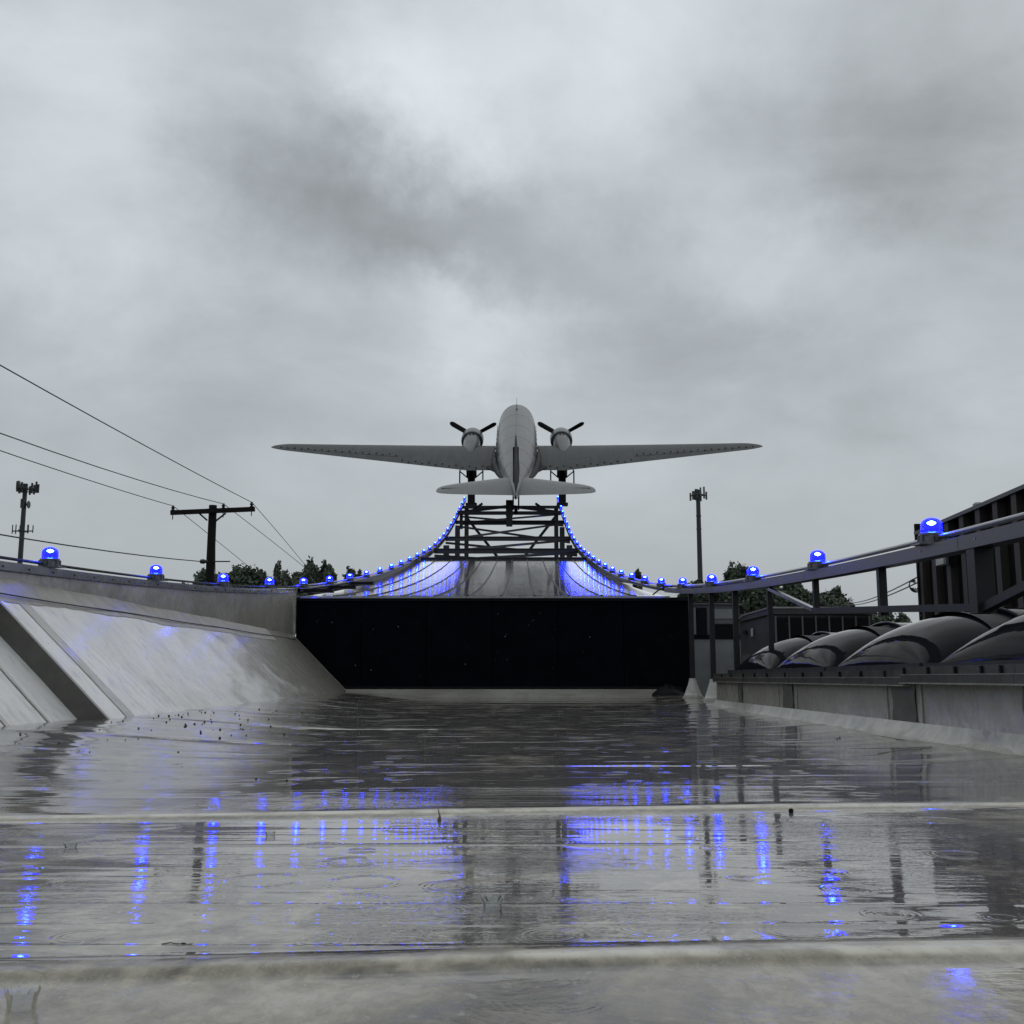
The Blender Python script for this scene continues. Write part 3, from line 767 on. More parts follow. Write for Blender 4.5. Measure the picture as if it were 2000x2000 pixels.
# ------------------------------------------------------------------ aeroplane (local: X right, Y forward, Z up; s = metres behind the nose)
PITCH_A = math.radians(27.5)
ap = empty('propeller_aeroplane', (-.26, 66.3, 12.12), 'grey twin-engined propeller aeroplane seen from behind, nose up on top of the ramp', 'aeroplane', rot=(PITCH_A, 0, 0))
S0, Z0 = 6.1, -3.15      # station and height of the wheel contact in body coordinates


def B(x, s, z): return (x, S0 - s, z - Z0)


FS = [(0, .02, .03, -.30), (.15, .30, .30, -.28), (.5, .55, .56, -.22), (1.1, .82, .85, -.12), (1.8, .98, 1.08, .02), (2.6, 1.10, 1.28, .10), (3.6, 1.17, 1.34, .10), (6, 1.19, 1.34, .08),
      (9, 1.19, 1.31, .05), (11, 1.10, 1.22, .09), (13, .93, 1.05, .17), (15, .70, .84, .28), (17, .43, .58, .42), (18.6, .20, .32, .52), (19.6, .04, .12, .58)]
ss = lin(0, 19.6, 60)
fs_ = np.array(FS)
def fus(s, q):
    w_ = np.interp(s, fs_[:, 0], fs_[:, 1]); h_ = np.interp(s, fs_[:, 0], fs_[:, 2]); c_ = np.interp(s, fs_[:, 0], fs_[:, 3])
    return B(w_ * math.cos(q), s, c_ + h_ * math.sin(q))
b = MB(); b.grid(lambda s, q: fus(s, q), ss, [2 * math.pi * k / 32 for k in range(32)], close=True)
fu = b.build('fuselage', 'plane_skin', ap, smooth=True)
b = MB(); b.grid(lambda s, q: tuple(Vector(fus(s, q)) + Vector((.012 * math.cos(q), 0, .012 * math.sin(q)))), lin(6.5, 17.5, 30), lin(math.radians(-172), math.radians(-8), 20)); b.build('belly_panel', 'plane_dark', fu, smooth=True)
for s_ in (3.2, 5.6, 8.1, 10.6, 12.9, 15.0, 16.8):
    b = MB(); b.tube([tuple(Vector(fus(s_, q)) + Vector((.001 * math.cos(q), 0, .001 * math.sin(q)))) for q in lin(math.radians(-8), math.radians(188), 26)], .0035, 4, cap=False); b.build('skin_joint', 'plane_fin', fu)
# windows each side and windscreen
for sx in (-1, 1):
    for k in range(7):
        s_ = 5.0 + k * .98
        b = MB(); p0 = B(sx * 1.196, s_, .40); b.box(p0, (.03, .42, .34), Matrix.Rotation(sx * -.0, 3, 'Y')); b.build('window', 'glass_dark', fu)
for sx in (-1, 1):
    MB().box(B(sx * .35, 1.75, .72), (.5, .03, .30), Matrix.Rotation(-.5, 3, 'X')).build('windscreen', 'glass_dark', fu)


def naca(n=14, th=.12):
    xs = [.5 * (1 - math.cos(math.pi * i / n)) for i in range(n + 1)]
    yt = lambda x: 5 * th * (.2969 * math.sqrt(x) - .126 * x - .3516 * x * x + .2843 * x ** 3 - .1036 * x ** 4)
    return [(x, yt(x)) for x in xs[::-1]] + [(x, -yt(x) * .8) for x in xs[1:]]


def lift(sec, sections):
    """sections: list of (x, sLE, chord, z, th) -> lofted mesh"""
    b = MB(); n = len(sec(.12)); rows = []
    for (x, sle, ch, z, th) in sections:
        rows.append([B(x, sle + ch * u, z + ch * v + ch * .035 * (1 - u)) for u, v in sec(th)])
    V = [p for r in rows for p in r]; F = []
    for i in range(len(rows) - 1):
        for j in range(n - 1): F.append((i * n + j, (i + 1) * n + j, (i + 1) * n + j + 1, i * n + j + 1))
        F.append((i * n + n - 1, (i + 1) * n + n - 1, (i + 1) * n, i * n))
    F.append(tuple(range((len(rows) - 1) * n, len(rows) * n))); F.append(tuple(range(n - 1, -1, -1)))
    b.add(V, F); return b


ZW = -.92
ZN = -.62
def wing_geom(y):
    """leading edge station, chord, height at half-span y"""
    if y < 2.95: return 5.35, 4.45, ZW, .15
    f = (y - 2.95) / 11.53
    le = 5.35 + 3.15 * f; te = 9.80 - .30 * f
    ch = te - le; 
    if f > .90:
        g = (f - .90) / .10; r_ = math.sqrt(max(0, 1 - g * g * .985)); mid = le + ch * .62; le = mid - ch * .62 * r_; te = mid + ch * .38 * r_; ch = te - le
    return le, ch, ZW + 1.25 * f, .145 - .05 * f
for sx in (-1, 1):
    yy = [.6, 1.3, 2.0, 2.95] + lin(3.5, 13.3, 14) + lin(13.5, 14.48, 9)
    b = lift(lambda th: naca(14, th), [(sx * y, wing_geom(y)[0], wing_geom(y)[1], wing_geom(y)[2], wing_geom(y)[3]) for y in yy])
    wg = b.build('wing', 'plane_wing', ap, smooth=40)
    def top(y, u, up=.008):
        le, ch, z, th = wing_geom(y); yt = 5 * th * (.2969 * math.sqrt(u) - .126 * u - .3516 * u * u + .2843 * u ** 3 - .1036 * u ** 4)
        return B(sx * y, le + ch * u, z + ch * yt + ch * .035 * (1 - u) + up)
    b = MB(); b.grid(lambda y, k: top(y, .735 + .018 * k), lin(7.0, 13.8, 16), [0, 1]); b.build('aileron_gap', 'plane_line', wg)
    b = MB(); b.grid(lambda y, k: top(y, .085 + .02 * max(0, 1 - abs(y - 8.5) / 6) + .012 * k), lin(4.6, 13.8, 24), [0, 1]); b.build('deicer_edge', 'plane_line', wg)
    for yj in (1.75, 2.95, 4.4, 7.0, 9.8, 12.4):
        b = MB(); b.grid(lambda u, k: top(yj + .006 * k, u, .004), lin(.03, .96, 14), [0, 1]); b.build('skin_joint', 'plane_fin', wg)
    b = MB(); k = 0
    for y in lin(1.6, 13.9, 32):
        u = (.93 if y < 7 else .69) - (.05 if k % 2 else 0.0); k += 1
        p = Vector(top(y, u, .01)); b.lathe([(.052, 0), (.045, .03), (0, .035)], 8, p)
    b.build('lamp_sockets', 'plane_line', wg, kind='stuff')
    # filleted root
    b = MB()
    def fil(u, k):
        e = (1 - u) ** 1.9; x_ = .72 + k * (.30 + .95 * e); return B(sx * x_, 9.3 + 2.3 * u, ZW + .10 + .28 * (1 - k) - .04 * k + .10 * u)
    b.grid(fil, lin(0, 1, 12), [0, .4, .7, 1]); b.grid(lambda u, k: (Vector(fil(u, k)) + Vector((0, 0, -.05 - .1 * (1 - k)))), lin(0, 1, 12), [1, .7, .4, 0])
    b.build('root_fillet', 'plane_dark', wg, smooth=True)
    b = MB(); PF = [(5.5, 1.16, -.45, .06), (6.5, 1.22, -.50, .17), (8.5, 1.24, -.52, .24), (10.0, 1.20, -.46, .27), (11.6, 1.06, -.34, .25), (13.2, .90, -.14, .20), (14.8, .72, .08, .10), (15.6, .62, .16, .03)]
    b.tube([B(sx * x_, s_, z_) for s_, x_, z_, r_ in PF], [r_ for *_, r_ in PF], 12); b.build('wing_fillet', 'plane_dark', wg, smooth=True)
    # nacelle
    nx = sx * 2.83
    NS = [(3.35, .50, -.18), (3.42, .66, -.18), (3.7, .71, -.18), (4.5, .70, -.18)]
    b = MB(); b.lathe([(.42, 0), (.52, .02), (.66, .08), (.71, .3), (.71, .85), (.69, 1.1), (.63, 1.14), (.60, 1.10)], 28, (0, 0, 0), 'y')
    cw = b.build('cowling', 'plane_skin', ap, smooth=40); cw.location = B(nx, 3.3 + 1.14, ZN)
    # lathe axis y runs forward, so flip it
    cw.rotation_euler = (0, 0, math.pi); cw.location = B(nx, 3.3, ZN)
    NN = [(4.3, .53, .58, ZN), (5.0, .53, .56, ZN), (5.7, .50, .50, ZN - .03), (6.4, .40, .40, ZN - .07), (7.0, .25, .26, ZN - .10), (7.5, .04, .05, ZN - .14)]
    na = np.array(NN)
    b = MB(); b.grid(lambda s, q: B(nx + np.interp(s, na[:, 0], na[:, 1]) * math.cos(q), s, np.interp(s, na[:, 0], na[:, 3]) + np.interp(s, na[:, 0], na[:, 2]) * math.sin(q)),
                     lin(4.3, 7.5, 18), [2 * math.pi * k / 24 for k in range(24)], close=True)
    nc = b.build('nacelle', 'plane_skin', ap, smooth=True)
    MB().box(B(nx - .10, 4.75, ZN + .60), (.10, .10, .05)).build('vent', 'plane_dark', nc)
    MB().box(B(nx + .10, 4.75, ZN + .60), (.10, .10, .05)).build('vent', 'plane_dark', nc)
    b = MB(); b.tube([B(nx + .62 * math.cos(a), 4.40, ZN + .62 * math.sin(a)) for a in lin(-.6, math.pi + .6, 24)], .035, 6); b.build('cowl_gap', 'plane_line', nc)
    # propeller
    pp = MB(); pp.lathe([(.0, -.14), (.10, -.10), (.15, .0), (.15, .28), (.0, .30)], 14, B(nx, 3.05, ZN), 'y'); hub = pp.build('propeller_hub', 'prop', ap, smooth=40)
    for k in range(3):
        a = math.radians(30 + 120 * k) if sx > 0 else math.radians(29 + 120 * k)
        ca, sa = math.cos(a), math.sin(a); b = MB()
        def blade(r, q):
            wd_ = .135 * (.45 + .75 * smooth01((r - .1) / .5)) * (math.sqrt(max(0.0, 1 - ((r - 1.45) / .28) ** 2)) if r > 1.45 else 1)
            wd_ = max(wd_, .012); tw = math.radians(38 - 18 * r / 1.7); th = .03 * (1.3 - r / 1.8)
            lx = wd_ * math.cos(q); lt = th * math.sin(q)
            tx = lx * math.cos(tw) - lt * math.sin(tw); ty = lx * math.sin(tw) + lt * math.cos(tw)
            return B(nx + ca * r - sa * tx, 2.95 + ty, ZN + sa * r + ca * tx)
        b.grid(blade, lin(.08, 1.45, 8) + lin(1.5, 1.73, 6), [2 * math.pi * j / 10 for j in range(10)], close=True)
        b.build('propeller_blade', 'prop', hub, smooth=True)
    # main undercarriage
    wl = MB(); wl.lathe([(.30, -.19), (.52, -.19), (.60, -.14), (.62, 0), (.60, .14), (.52, .19), (.30, .19), (.30, -.19)], 22, B(nx, 5.95, -2.5), 'x'); wh = wl.build('main_wheel', 'tyre', ap, smooth=40)
    MB().lathe([(.0, -.16), (.29, -.16), (.29, .16), (0, .16)], 14, B(nx, 5.95, -2.5), 'x').build('wheel_hub', 'plane_dark', wh)
    b = MB()
    for q in (-1, 1):
        b.tube([B(nx + q * .27, 5.95, -2.5), B(nx + q * .27, 5.8, -1.0)], .055, 8)
        b.tube([B(nx + q * .27, 6.0, -2.3), B(nx + q * .24, 7.9, -1.1)], .035, 8)
    b.tube([B(nx - .27, 5.95, -1.7), B(nx + .27, 5.95, -1.7)], .04, 8); b.build('undercarriage_leg', 'plane_dark', ap)
    MB().box(B(nx, 6.6, -1.35), (.5, 1.3, .75)).build('wheel_bay', 'plane_dark', ap)
    # tailplane
    TS = [(.15, 16.25, 2.75), (1.0, 16.50, 2.45), (2.0, 16.85, 2.05), (3.0, 17.2, 1.62), (3.5, 17.42, 1.33), (3.8, 17.62, 1.05), (3.98, 17.85, .70), (4.05, 18.1, .30)]
    b = lift(lambda th: naca(12, th), [(sx * y, s_, c_, .50, .10) for y, s_, c_ in TS]); tp = b.build('tailplane', 'plane_skin', ap, smooth=40)
    b = MB(); b.box(B(sx * 2.2, 18.06, .585), (3.2, .045, .02)); b.box(B(sx * 1.9, 18.13, .585), (.05, .2, .02)); b.box(B(sx * 3.4, 18.13, .565), (.05, .2, .02)); b.build('elevator_gap', 'plane_line', tp)
# fin
FN = [(.45, 13.6, 5.9, .045), (.9, 14.6, 5.0, .05), (1.5, 15.7, 3.95, .07), (2.1, 16.4, 3.2, .08), (2.7, 16.95, 2.55, .085), (3.1, 17.35, 2.05, .085), (3.35, 17.75, 1.5, .08), (3.48, 18.2, .8, .07)]
b = MB(); sec_ = naca(12, .10); n = len(sec_); V = []; F = []
for (z, sle, ch, th) in FN:
    for u, v in naca(12, th): V.append(B(ch * v * (1.9 - .42 * z), sle + ch * u, z))
for i in range(len(FN) - 1):
    for j in range(n - 1): F.append((i * n + j, i * n + j + 1, (i + 1) * n + j + 1, (i + 1) * n + j))
F.append(tuple(range((len(FN) - 1) * n, len(FN) * n)))
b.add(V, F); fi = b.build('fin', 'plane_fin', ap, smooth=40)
MB().box(B(0, 17.9, 1.75), (.30, .03, 1.9), Matrix.Rotation(-.05, 3, 'X')).build('rudder_gap', 'plane_line', fi)
b = MB(); b.tube([B(0, 3.0, 1.32), B(0, 3.1, 1.9)], .012, 5); b.tube([B(0, 3.6, 1.34), B(0, 3.8, 1.62)], .02, 5)
b.tube([B(-.14, 4.6, 1.36), B(0, 4.2, 1.5), B(.14, 4.6, 1.36)], .02, 5); b.build('antenna_mast', 'plane_dark', fu)
b = MB(); b.tube([B(0, 3.8, 1.62), B(0, 10, 2.2), B(0, 17.6, 3.4)], .006, 4); b.build('antenna_wire', 'plane_dark', fu)
b = MB(); b.tube([B(-1.20, 9.0, -.35), B(-1.24, 9.6, -.1), B(-1.17, 10.4, .35)], .022, 5); b.tube([B(-1.20, 9.5, -.5), B(-1.22, 10.4, -.2), B(-1.1, 11.2, .1)], .02, 5); b.build('door_strap', 'plane_dark', fu)
b = MB()
for sx in (-1, 1): b.box(B(sx * .78, 12.2, -.42), (.02, 2.6, .55), Matrix.Rotation(sx * -.5, 3, 'Y'))
b.build('belly_stripe', 'plane_dark', fu)
b = MB(); b.lathe([(.10, -.09), (.22, -.09), (.25, 0), (.22, .09), (.10, .09), (.1, -.09)], 16, B(0, 18.0, -.62), 'x'); tw_ = b.build('tail_wheel', 'tyre', ap, smooth=40)
b = MB(); b.tube([B(-.14, 18.0, -.62), B(-.14, 17.7, .15)], .04, 6); b.tube([B(.14, 18.0, -.62), B(.14, 17.7, .15)], .04, 6); b.build('tail_fork', 'plane_dark', ap)

# tail stand on the ramp and main-wheel cradles
M_ap = Matrix.Translation(ap.location) @ Matrix.Rotation(PITCH_A, 4, 'X')
tw_w = M_ap @ Vector(B(0, 18.0, -.62)); tl_w = M_ap @ Vector(B(0, 18.2, .1))
zt_ = rail_top(tw_w.y) + .75
ts = empty('tail_stand', (-.6, tw_w.y, zt_), 'black steel post and struts propping up the tail of the aeroplane', 'stand')
to = (-.6, tw_w.y, zt_)
MB().beam((0, 0, -.7), (0, 0, tw_w.z - zt_ - .2), .32, .32).build('stand_post', 'steel_dark', ts)
MB().beam((0, .15, tw_w.z - zt_ - .3), (0, .15, tl_w.z - zt_), .36, .1).build('stand_head', 'steel_dark', ts)
zz = tl_w.z - zt_ - .35
for sx in (-1, 1):
    X_ = (XR if sx > 0 else XL) + .6 - sx * .35
    MB().beam((sx * .1, 0, zz), (X_, .3, .06), .12, .14).build('stand_strut', 'steel_dark', ts)
    MB().beam((X_ - sx * .7, .3, .05 + .05), (X_ - sx * 1.3, .4, .55), .12, .12).build('stand_strut', 'steel_dark', ts)
MB().beam((-2.6, 0, -.02), (2.55, 0, -.02), .16, .16).build('stand_beam', 'steel_dark', ts)
MB().beam((-2.6, 1.2, -.38), (2.55, 1.2, -.38), .16, .14).build('stand_beam', 'steel_dark', ts)
for q in (-2.5, 2.45): MB().beam((q, .6, -.75), (q, .6, .1), .16, .16).build('stand_foot', 'steel_dark', ts)
for sx in (-1, 1):
    wc = M_ap @ Vector(B(sx * 2.83, 5.95, -2.5)); gz = rail_top(wc.y) - .05
    cr = empty('wheel_cradle', (wc.x, wc.y, gz), 'black steel cradle strapped round the %s main wheel of the aeroplane' % ('right' if sx > 0 else 'left'), 'cradle', 'wheel cradles under the aeroplane')
    hh = wc.z - gz
    MB().box((0, 0, -.02), (.7, .8, .12)).build('cradle_base', 'steel_dark', cr)
    for q in (-1, 1):
        MB().beam((q * .72, -.35, hh - .55), (q * .72, -.35, hh + .35), .08, .08).build('cradle_post', 'steel_dark', cr)
        MB().beam((q * .72, -.35, hh - .50), (q * .22, -.2, hh - .9), .06, .06).build('cradle_strut', 'steel_dark', cr)
        MB().beam((q * .72, -.35, hh + .30), (q * .22, -.2, hh - .1), .06, .06).build('cradle_strut', 'steel_dark', cr)
        MB().beam((q * .72, -.35, hh + .34), (q * .30, -.2, hh + .8), .06, .06).build('cradle_strut', 'steel_dark', cr)
    MB().beam((0, -.1, 0), (0, -.1, hh + .9), .45, .4).build('cradle_column', 'steel_dark', cr)

# ------------------------------------------------------------------ skylights and their curb
cu = empty('skylight_curb', (2.15, 6, 0), 'long membrane-covered curb with bronze frame under the skylights on the right', 'curb')
co_ = (2.15, 6, 0); CX = 2.15
b = MB()
def curb(u, k):
    wv = .006 * mnoise.noise(Vector((u * 1.7, k, 0)))
    return P0(co_, [CX - .10, CX - .03, CX + .0, CX + .0][k] + wv, u, [.005, .05, .10, .33][k])
b.grid(curb, lin(-2, 12.0, 110), [0, 1, 2, 3])
b.add([P0(co_, CX, 12.0, -.05), P0(co_, CX, 12, .33), P0(co_, 6.2, 12, .33), P0(co_, 6.2, 12, -.05)], [(0, 1, 2, 3)]); b.build('curb_wall', 'membrane', cu, smooth=45)
b = MB()
b.grid(lambda u, v: P0(co_, CX - .015 - v * (.07 + .09 * mnoise.noise(Vector((u * .9, 3, 1))) + .03 * mnoise.noise(Vector((u * 5, 3, 1)))), u, .075 * (1 - v) ** 1.6 + .036 - .01 * v), lin(-2, 12.0, 160), lin(0, 1, 6))
b.build('base_flashing', 'membrane_light', cu, smooth=True)
for d0, d1, mt in ((5.95, 6.32, 'membrane_patch'), (8.62, 8.95, 'membrane_patch'), (10.6, 10.8, 'membrane_patch'), (4.25, 4.68, 'membrane_patch')):
    b = MB(); b.grid(lambda u, v: P0(co_, CX - .008 - .004 * math.sin(v * 9 + u * 5), u, .33 - v * .245), lin(d0, d1, 4), lin(0, 1, 8)); b.build('seam_patch', mt, cu, smooth=True)
for dd in (5.86, 6.41, 8.5, 9.1): MB().beam(P0(co_, CX - .006, dd, .06), P0(co_, CX - .006, dd + .01, .33), .006, .012).build('membrane_lap', 'membrane_light', cu)
fsg = [-2, 1.6, 4.62, 6.0, 6.62, 8.62, 9.2, 10.4, 12.02]
for i in range(len(fsg) - 1):
    a_, b2 = fsg[i] + .006, fsg[i + 1] - .006; off = .004 * (i % 2) + (.03 if b2 < 6.1 else 0); dz = .014 if b2 < 6.1 else 0
    MB().box(P0(co_, CX - .012 - off, (a_ + b2) / 2, .374 + dz), (.03, b2 - a_, .042)).build('frame_upper', 'frame_bronze', cu)
    MB().box(P0(co_, CX - .020 - off, (a_ + b2) / 2, .332 + dz), (.03, b2 - a_, .040)).build('frame_lower', 'frame_bronze', cu)
    MB().box(P0(co_, CX - .026 - off, (a_ + b2) / 2, .308 + dz), (.045, b2 - a_, .007)).build('drip_lip', 'frame_lip', cu)
    MB().box(P0(co_, CX - .020 - off, (a_ + b2) / 2, .353 + dz), (.034, b2 - a_, .003)).build('drip_lip', 'frame_lip', cu)
for d in [4.75, 4.95, 5.25, 5.6, 5.95, 6.35, 6.8, 7.25, 7.7, 8.2, 8.75, 9.4, 9.9, 10.4, 11.0, 11.5]:
    MB().box(P0(co_, CX - (.062 if d < 6.0 else .034), d, .374 + (.014 if d < 6 else 0)), (.012, .018, .034)).build('frame_clip', 'black_trim', cu)
MB().box(P0(co_, 4.25, 5, .365), (4.2, 13.9, .045)).build('top_frame', 'frame_bronze', cu)
sk = [(9.86, 11.72), (7.98, 9.82), (6.08, 7.94), (4.16, 6.04)]
lab = ['dark acrylic barrel skylight, farthest and smallest of the row on the right', 'dark acrylic barrel skylight, second farthest in the row',
       'dark acrylic barrel skylight in the row, beneath the frame\'s bottom bar', 'dark acrylic barrel skylight cut by the right edge, nearest of the row']
LX = 3.2; H = .375
src = None
for k, (d0, d1) in enumerate(sk):
    if src is None:
        src = empty('skylight', (CX + .1, d0, .39), lab[k], 'skylight', 'barrel skylights on the curb')
        D = 1.85
        def dome(u, v, grow=0.0, lift_=0.0):
            # u: along X 0..LX ; v: -1..1 across
            e = min(u, LX - u); cap = math.sqrt(max(0, 1 - (1 - min(1, e / .62)) ** 2.0)) * (.90 if grow == 0 else 1)
            arch = (max(0, 1 - abs(v) ** 2.1)) ** .55
            x = u; y = D / 2 + (D / 2 - .05) * v * (1 - .0 * e)
            return (x + .02, y, .03 + H * cap * arch)
        us = [LX / 2 * (1 - math.cos(math.pi * i / 60)) for i in range(61)]; vs_ = [math.sin(math.pi / 2 * q) for q in lin(-1, 1, 41)]
        b = MB(); b.grid(dome, [.62 * (1 - math.cos(math.pi * i / 48)) for i in range(25)], vs_); b.build('end_cap', 'skylight_acrylic', src, smooth=True)
        def barrel(g):
            def f(u, v):
                arch = (max(0, 1 - abs(v) ** 2.1)) ** .55; return (u + .02, D / 2 + (D / 2 - .05) * v, .03 + (H * g) * arch)
            return f
        b = MB(); b.grid(lambda u, v: barrel(1.0 if u > .70 else .90)(u if u > .7 else .70, v), [.69, .71, 1.2, 2, 2.6, LX - .05], vs_); b.build('barrel', 'skylight_acrylic', src, smooth=35)
        b = MB(); b.grid(lambda u, v: barrel(.93 if u < .6 else .915)(u, v), [.48, .50, .60, .69], vs_); b.build('gap_shade', 'black_rubber', src, smooth=True)  # black band standing in for the shade between end cap and barrel
        b = MB(); b.tube([barrel(1.0)(.70, v) for v in vs_], .012, 6); b.build('barrel_lip', 'skylight_acrylic', src, smooth=True)
        b = MB()
        b.box((LX / 2, .02, .02), (LX + .06, .05, .045)).box((LX / 2, D - .02, .02), (LX + .06, .05, .045)).box((0, D / 2, .018), (.06, D - .09, .045)).box((LX + .03, D / 2, .018), (.06, D - .09, .045))
        b.build('dome_frame', 'steel_grey', src)
        kids(src)
    else:
        o = copy_tree(src); o.location = (CX + .1, d0, .39); o['label'] = lab[k]

# ------------------------------------------------------------------ HVAC units
h1 = empty('hvac_unit', (3.24, 14.0, 0), 'dark green rooftop air unit with black louvre bays behind the skylights', 'air unit', 'rooftop air units')
ho = (3.24, 14.0, 0)
zt = 1.245
MB().box((.66, 1.05, .58), (1.30, 2.05, 1.16)).build('casing', 'hvac_green', h1)
b = MB(); b.add([(-.03, -.03, 1.165), (1.36, -.03, 1.165), (1.36, 2.12, 1.165), (-.03, 2.12, 1.165), (-.03, -.03, zt), (1.36, -.03, zt), (1.36, 1.6, zt), (-.03, 1.6, zt), (1.36, 2.12, 1.18), (-.03, 2.12, 1.18)],
                [(0, 3, 2, 1), (0, 1, 5, 4), (4, 5, 6, 7), (7, 6, 8, 9), (9, 8, 2, 3), (0, 4, 7, 9, 3), (1, 2, 8, 6, 5)]); b.build('hood', 'hvac_green', h1)
b = MB(); b.box((.66, -.035, zt + .004), (1.4, .02, .02)); b.beam((-.035, -.03, zt), (-.035, 1.6, zt), .02, .02); b.beam((-.035, 1.6, zt), (-.035, 2.12, 1.18), .02, .02); b.build('hood_edge', 'frame_lip', h1)
for i in range(7):
    x0 = .05 + i * .172
    MB().box((x0 + .08, -.02, .62), (.145, .03, 1.0)).build('louvre_bay', 'hvac_black', h1)
for i in range(8): MB().box((.045 + i * .172, -.03, .62), (.018, .04, 1.04)).build('mullion', 'hvac_mid', h1)
MB().box((-.01, 1.15, .98), (.012, .10, .11)).build('plate', 'label', h1)
MB().box((-.01, 1.62, 1.0), (.012, .2, .05)).build('vent', 'hvac_black', h1)
MB().box((-.012, 1.4, .35), (.02, .9, .66)).build('side_panel', 'hvac_mid', h1)
MB().box((1.42, .15, .55), (.22, .5, 1.0)).build('end_duct', 'hvac_green', h1)

h2 = empty('hvac_unit', (2.70, 17.9, 0), 'light grey rooftop air unit seen between the rail posts beside the black wall', 'air unit', 'rooftop air units')
MB().box((.46, .5, .50), (.94, .96, .96)).build('casing_lower', 'hvac_light', h2)
MB().box((.46, .5, 1.02), (.96, 1.0, .07)).build('band', 'hvac_black', h2)
MB().box((.46, .5, 1.30), (.92, .94, .50)).build('casing_upper', 'hvac_mid', h2)
MB().box((.46, .48, 1.575), (1.02, 1.04, .045)).build('roof_cap', 'hvac_mid', h2)
MB().box((.46, -.03, 1.585), (1.02, .02, .015)).build('cap_edge', 'frame_lip', h2)
MB().box((.13, .018, 1.28), (.13, .03, .44)).build('panel', 'hvac_light', h2)
MB().box((.29, .005, 1.27), (.17, .06, .46)).build('cabinet', 'hvac_black', h2)
MB().box((.64, .018, 1.40), (.42, .03, .16)).build('panel', 'hvac_light', h2)
MB().box((.64, .010, 1.27), (.42, .04, .07)).build('visor', 'hvac_mid', h2)
MB().box((.64, .018, 1.14), (.42, .03, .17)).build('opening', 'hvac_black', h2)
for x_ in (.02, .43, .92): MB().box((x_, .012, .5), (.012, .02, .94)).build('corner_seam', 'frame_lip', h2)

# ------------------------------------------------------------------ dark ribbed wall on the right
dw = empty('dark_ribbed_wall', (6.0, 8, 0), 'tall dark building wall of ribbed panels with raised grey-brown ribs, right edge', 'building')
do = (6.0, 8, 0)
y0, y1 = 7.2, 16.35
_w0, _w1 = at(1795, 1040, X=6.0), at(2000, 952, X=6.0)
y1 = _w0.y
def wtop(y): return _w0.z + (y - _w0.y) * (_w1.z - _w0.z) / (_w1.y - _w0.y)
n = 17; step = (y1 - y0) / n
for i in range(n):
    a_, b2 = y0 + i * step, y0 + (i + 1) * step; b = MB()
    zt_ = wtop((a_ + b2) / 2)
    b.box(P0(do, 6.0 + .10, (a_ + b2) / 2 - .06, zt_ / 2), (.05, step - .13 + .1, zt_)); b.build('wall_panel', 'dark_panel', dw)
    b = MB(); hh = wtop(b2 - .06); b.box(P0(do, 6.0 + .03, b2 - .055, hh / 2), (.12, .14, hh - .02)); b.build('rib', 'panel_rib', dw)
MB().box(P0(do, 6.7, (y0 + y1) / 2, 1.3), (1.1, y1 - y0 - .1, 2.5)).build('wall_core', 'dark_panel', dw)
MB().box(P0(do, 6.6, y1 + .03, 1.33), (1.3, .06, 2.64)).build('end_panel', 'dark_panel', dw)
b = MB(); b.beam(P0(do, 5.97, y0, wtop(y0) - .01), P0(do, 5.97, y1 + .05, wtop(y1) - .01), .06, .05); b.build('top_flashing', 'steel_grey', dw)
b = MB(); b.beam(P0(do, 6.6, y0, wtop(y0) + .0), P0(do, 6.6, y1 + .05, wtop(y1) + .0), 1.2, .03); b.build('roof_cap', 'steel_dark', dw)
p = at(1903, 985, X=6.0); b = MB(); b.lathe([(.07, -.05), (.07, .0), (.05, .02), (0, .03)], 14, P0(do, 6.05, p.y, wtop(p.y) + .06)); b.build('roof_vent', 'steel_galv', dw)
p = at(1843, 1092, X=5.95); MB().box(P0(do, 5.94, p.y, p.z), (.1, .28, .16)).build('junction_box', 'label', dw)
MB().box(P0(do, 5.95, p.y - .24, p.z + .03), (.09, .08, .28)).build('box_bracket', 'black_trim', dw)
# service cables to that wall
e = at(1793, 1140, Y=y1)
sc = empty('service_cable', tuple(e), 'thin overhead cables reaching a coil at the corner of the dark ribbed wall', 'cable')
b = MB(); q = at(1650, 1182, Y=42) - e
b.tube([Vector((0, 0, .02)) + (q * k) + Vector((0, 0, -.5 * k * (1 - k))) for k in lin(0, 1, 14)], .012, 4)
b.tube([Vector((0, 0, .10)) + (q * k) + Vector((0, 0, -.55 * k * (1 - k))) for k in lin(0, 1, 14)], .012, 4); b.build('cable_run', 'wire', sc)
b = MB()
for k in range(5):
    r_ = .05 + .013 * k
    b.tube([(-.09 + r_ * math.cos(a) * .9 + .02 * k, .02 * k, -.02 + r_ * math.sin(a)) for a in lin(.3 + k * .4, 5.2 + k * .3, 14)], .008, 4)
b.build('coil', 'wire', sc)

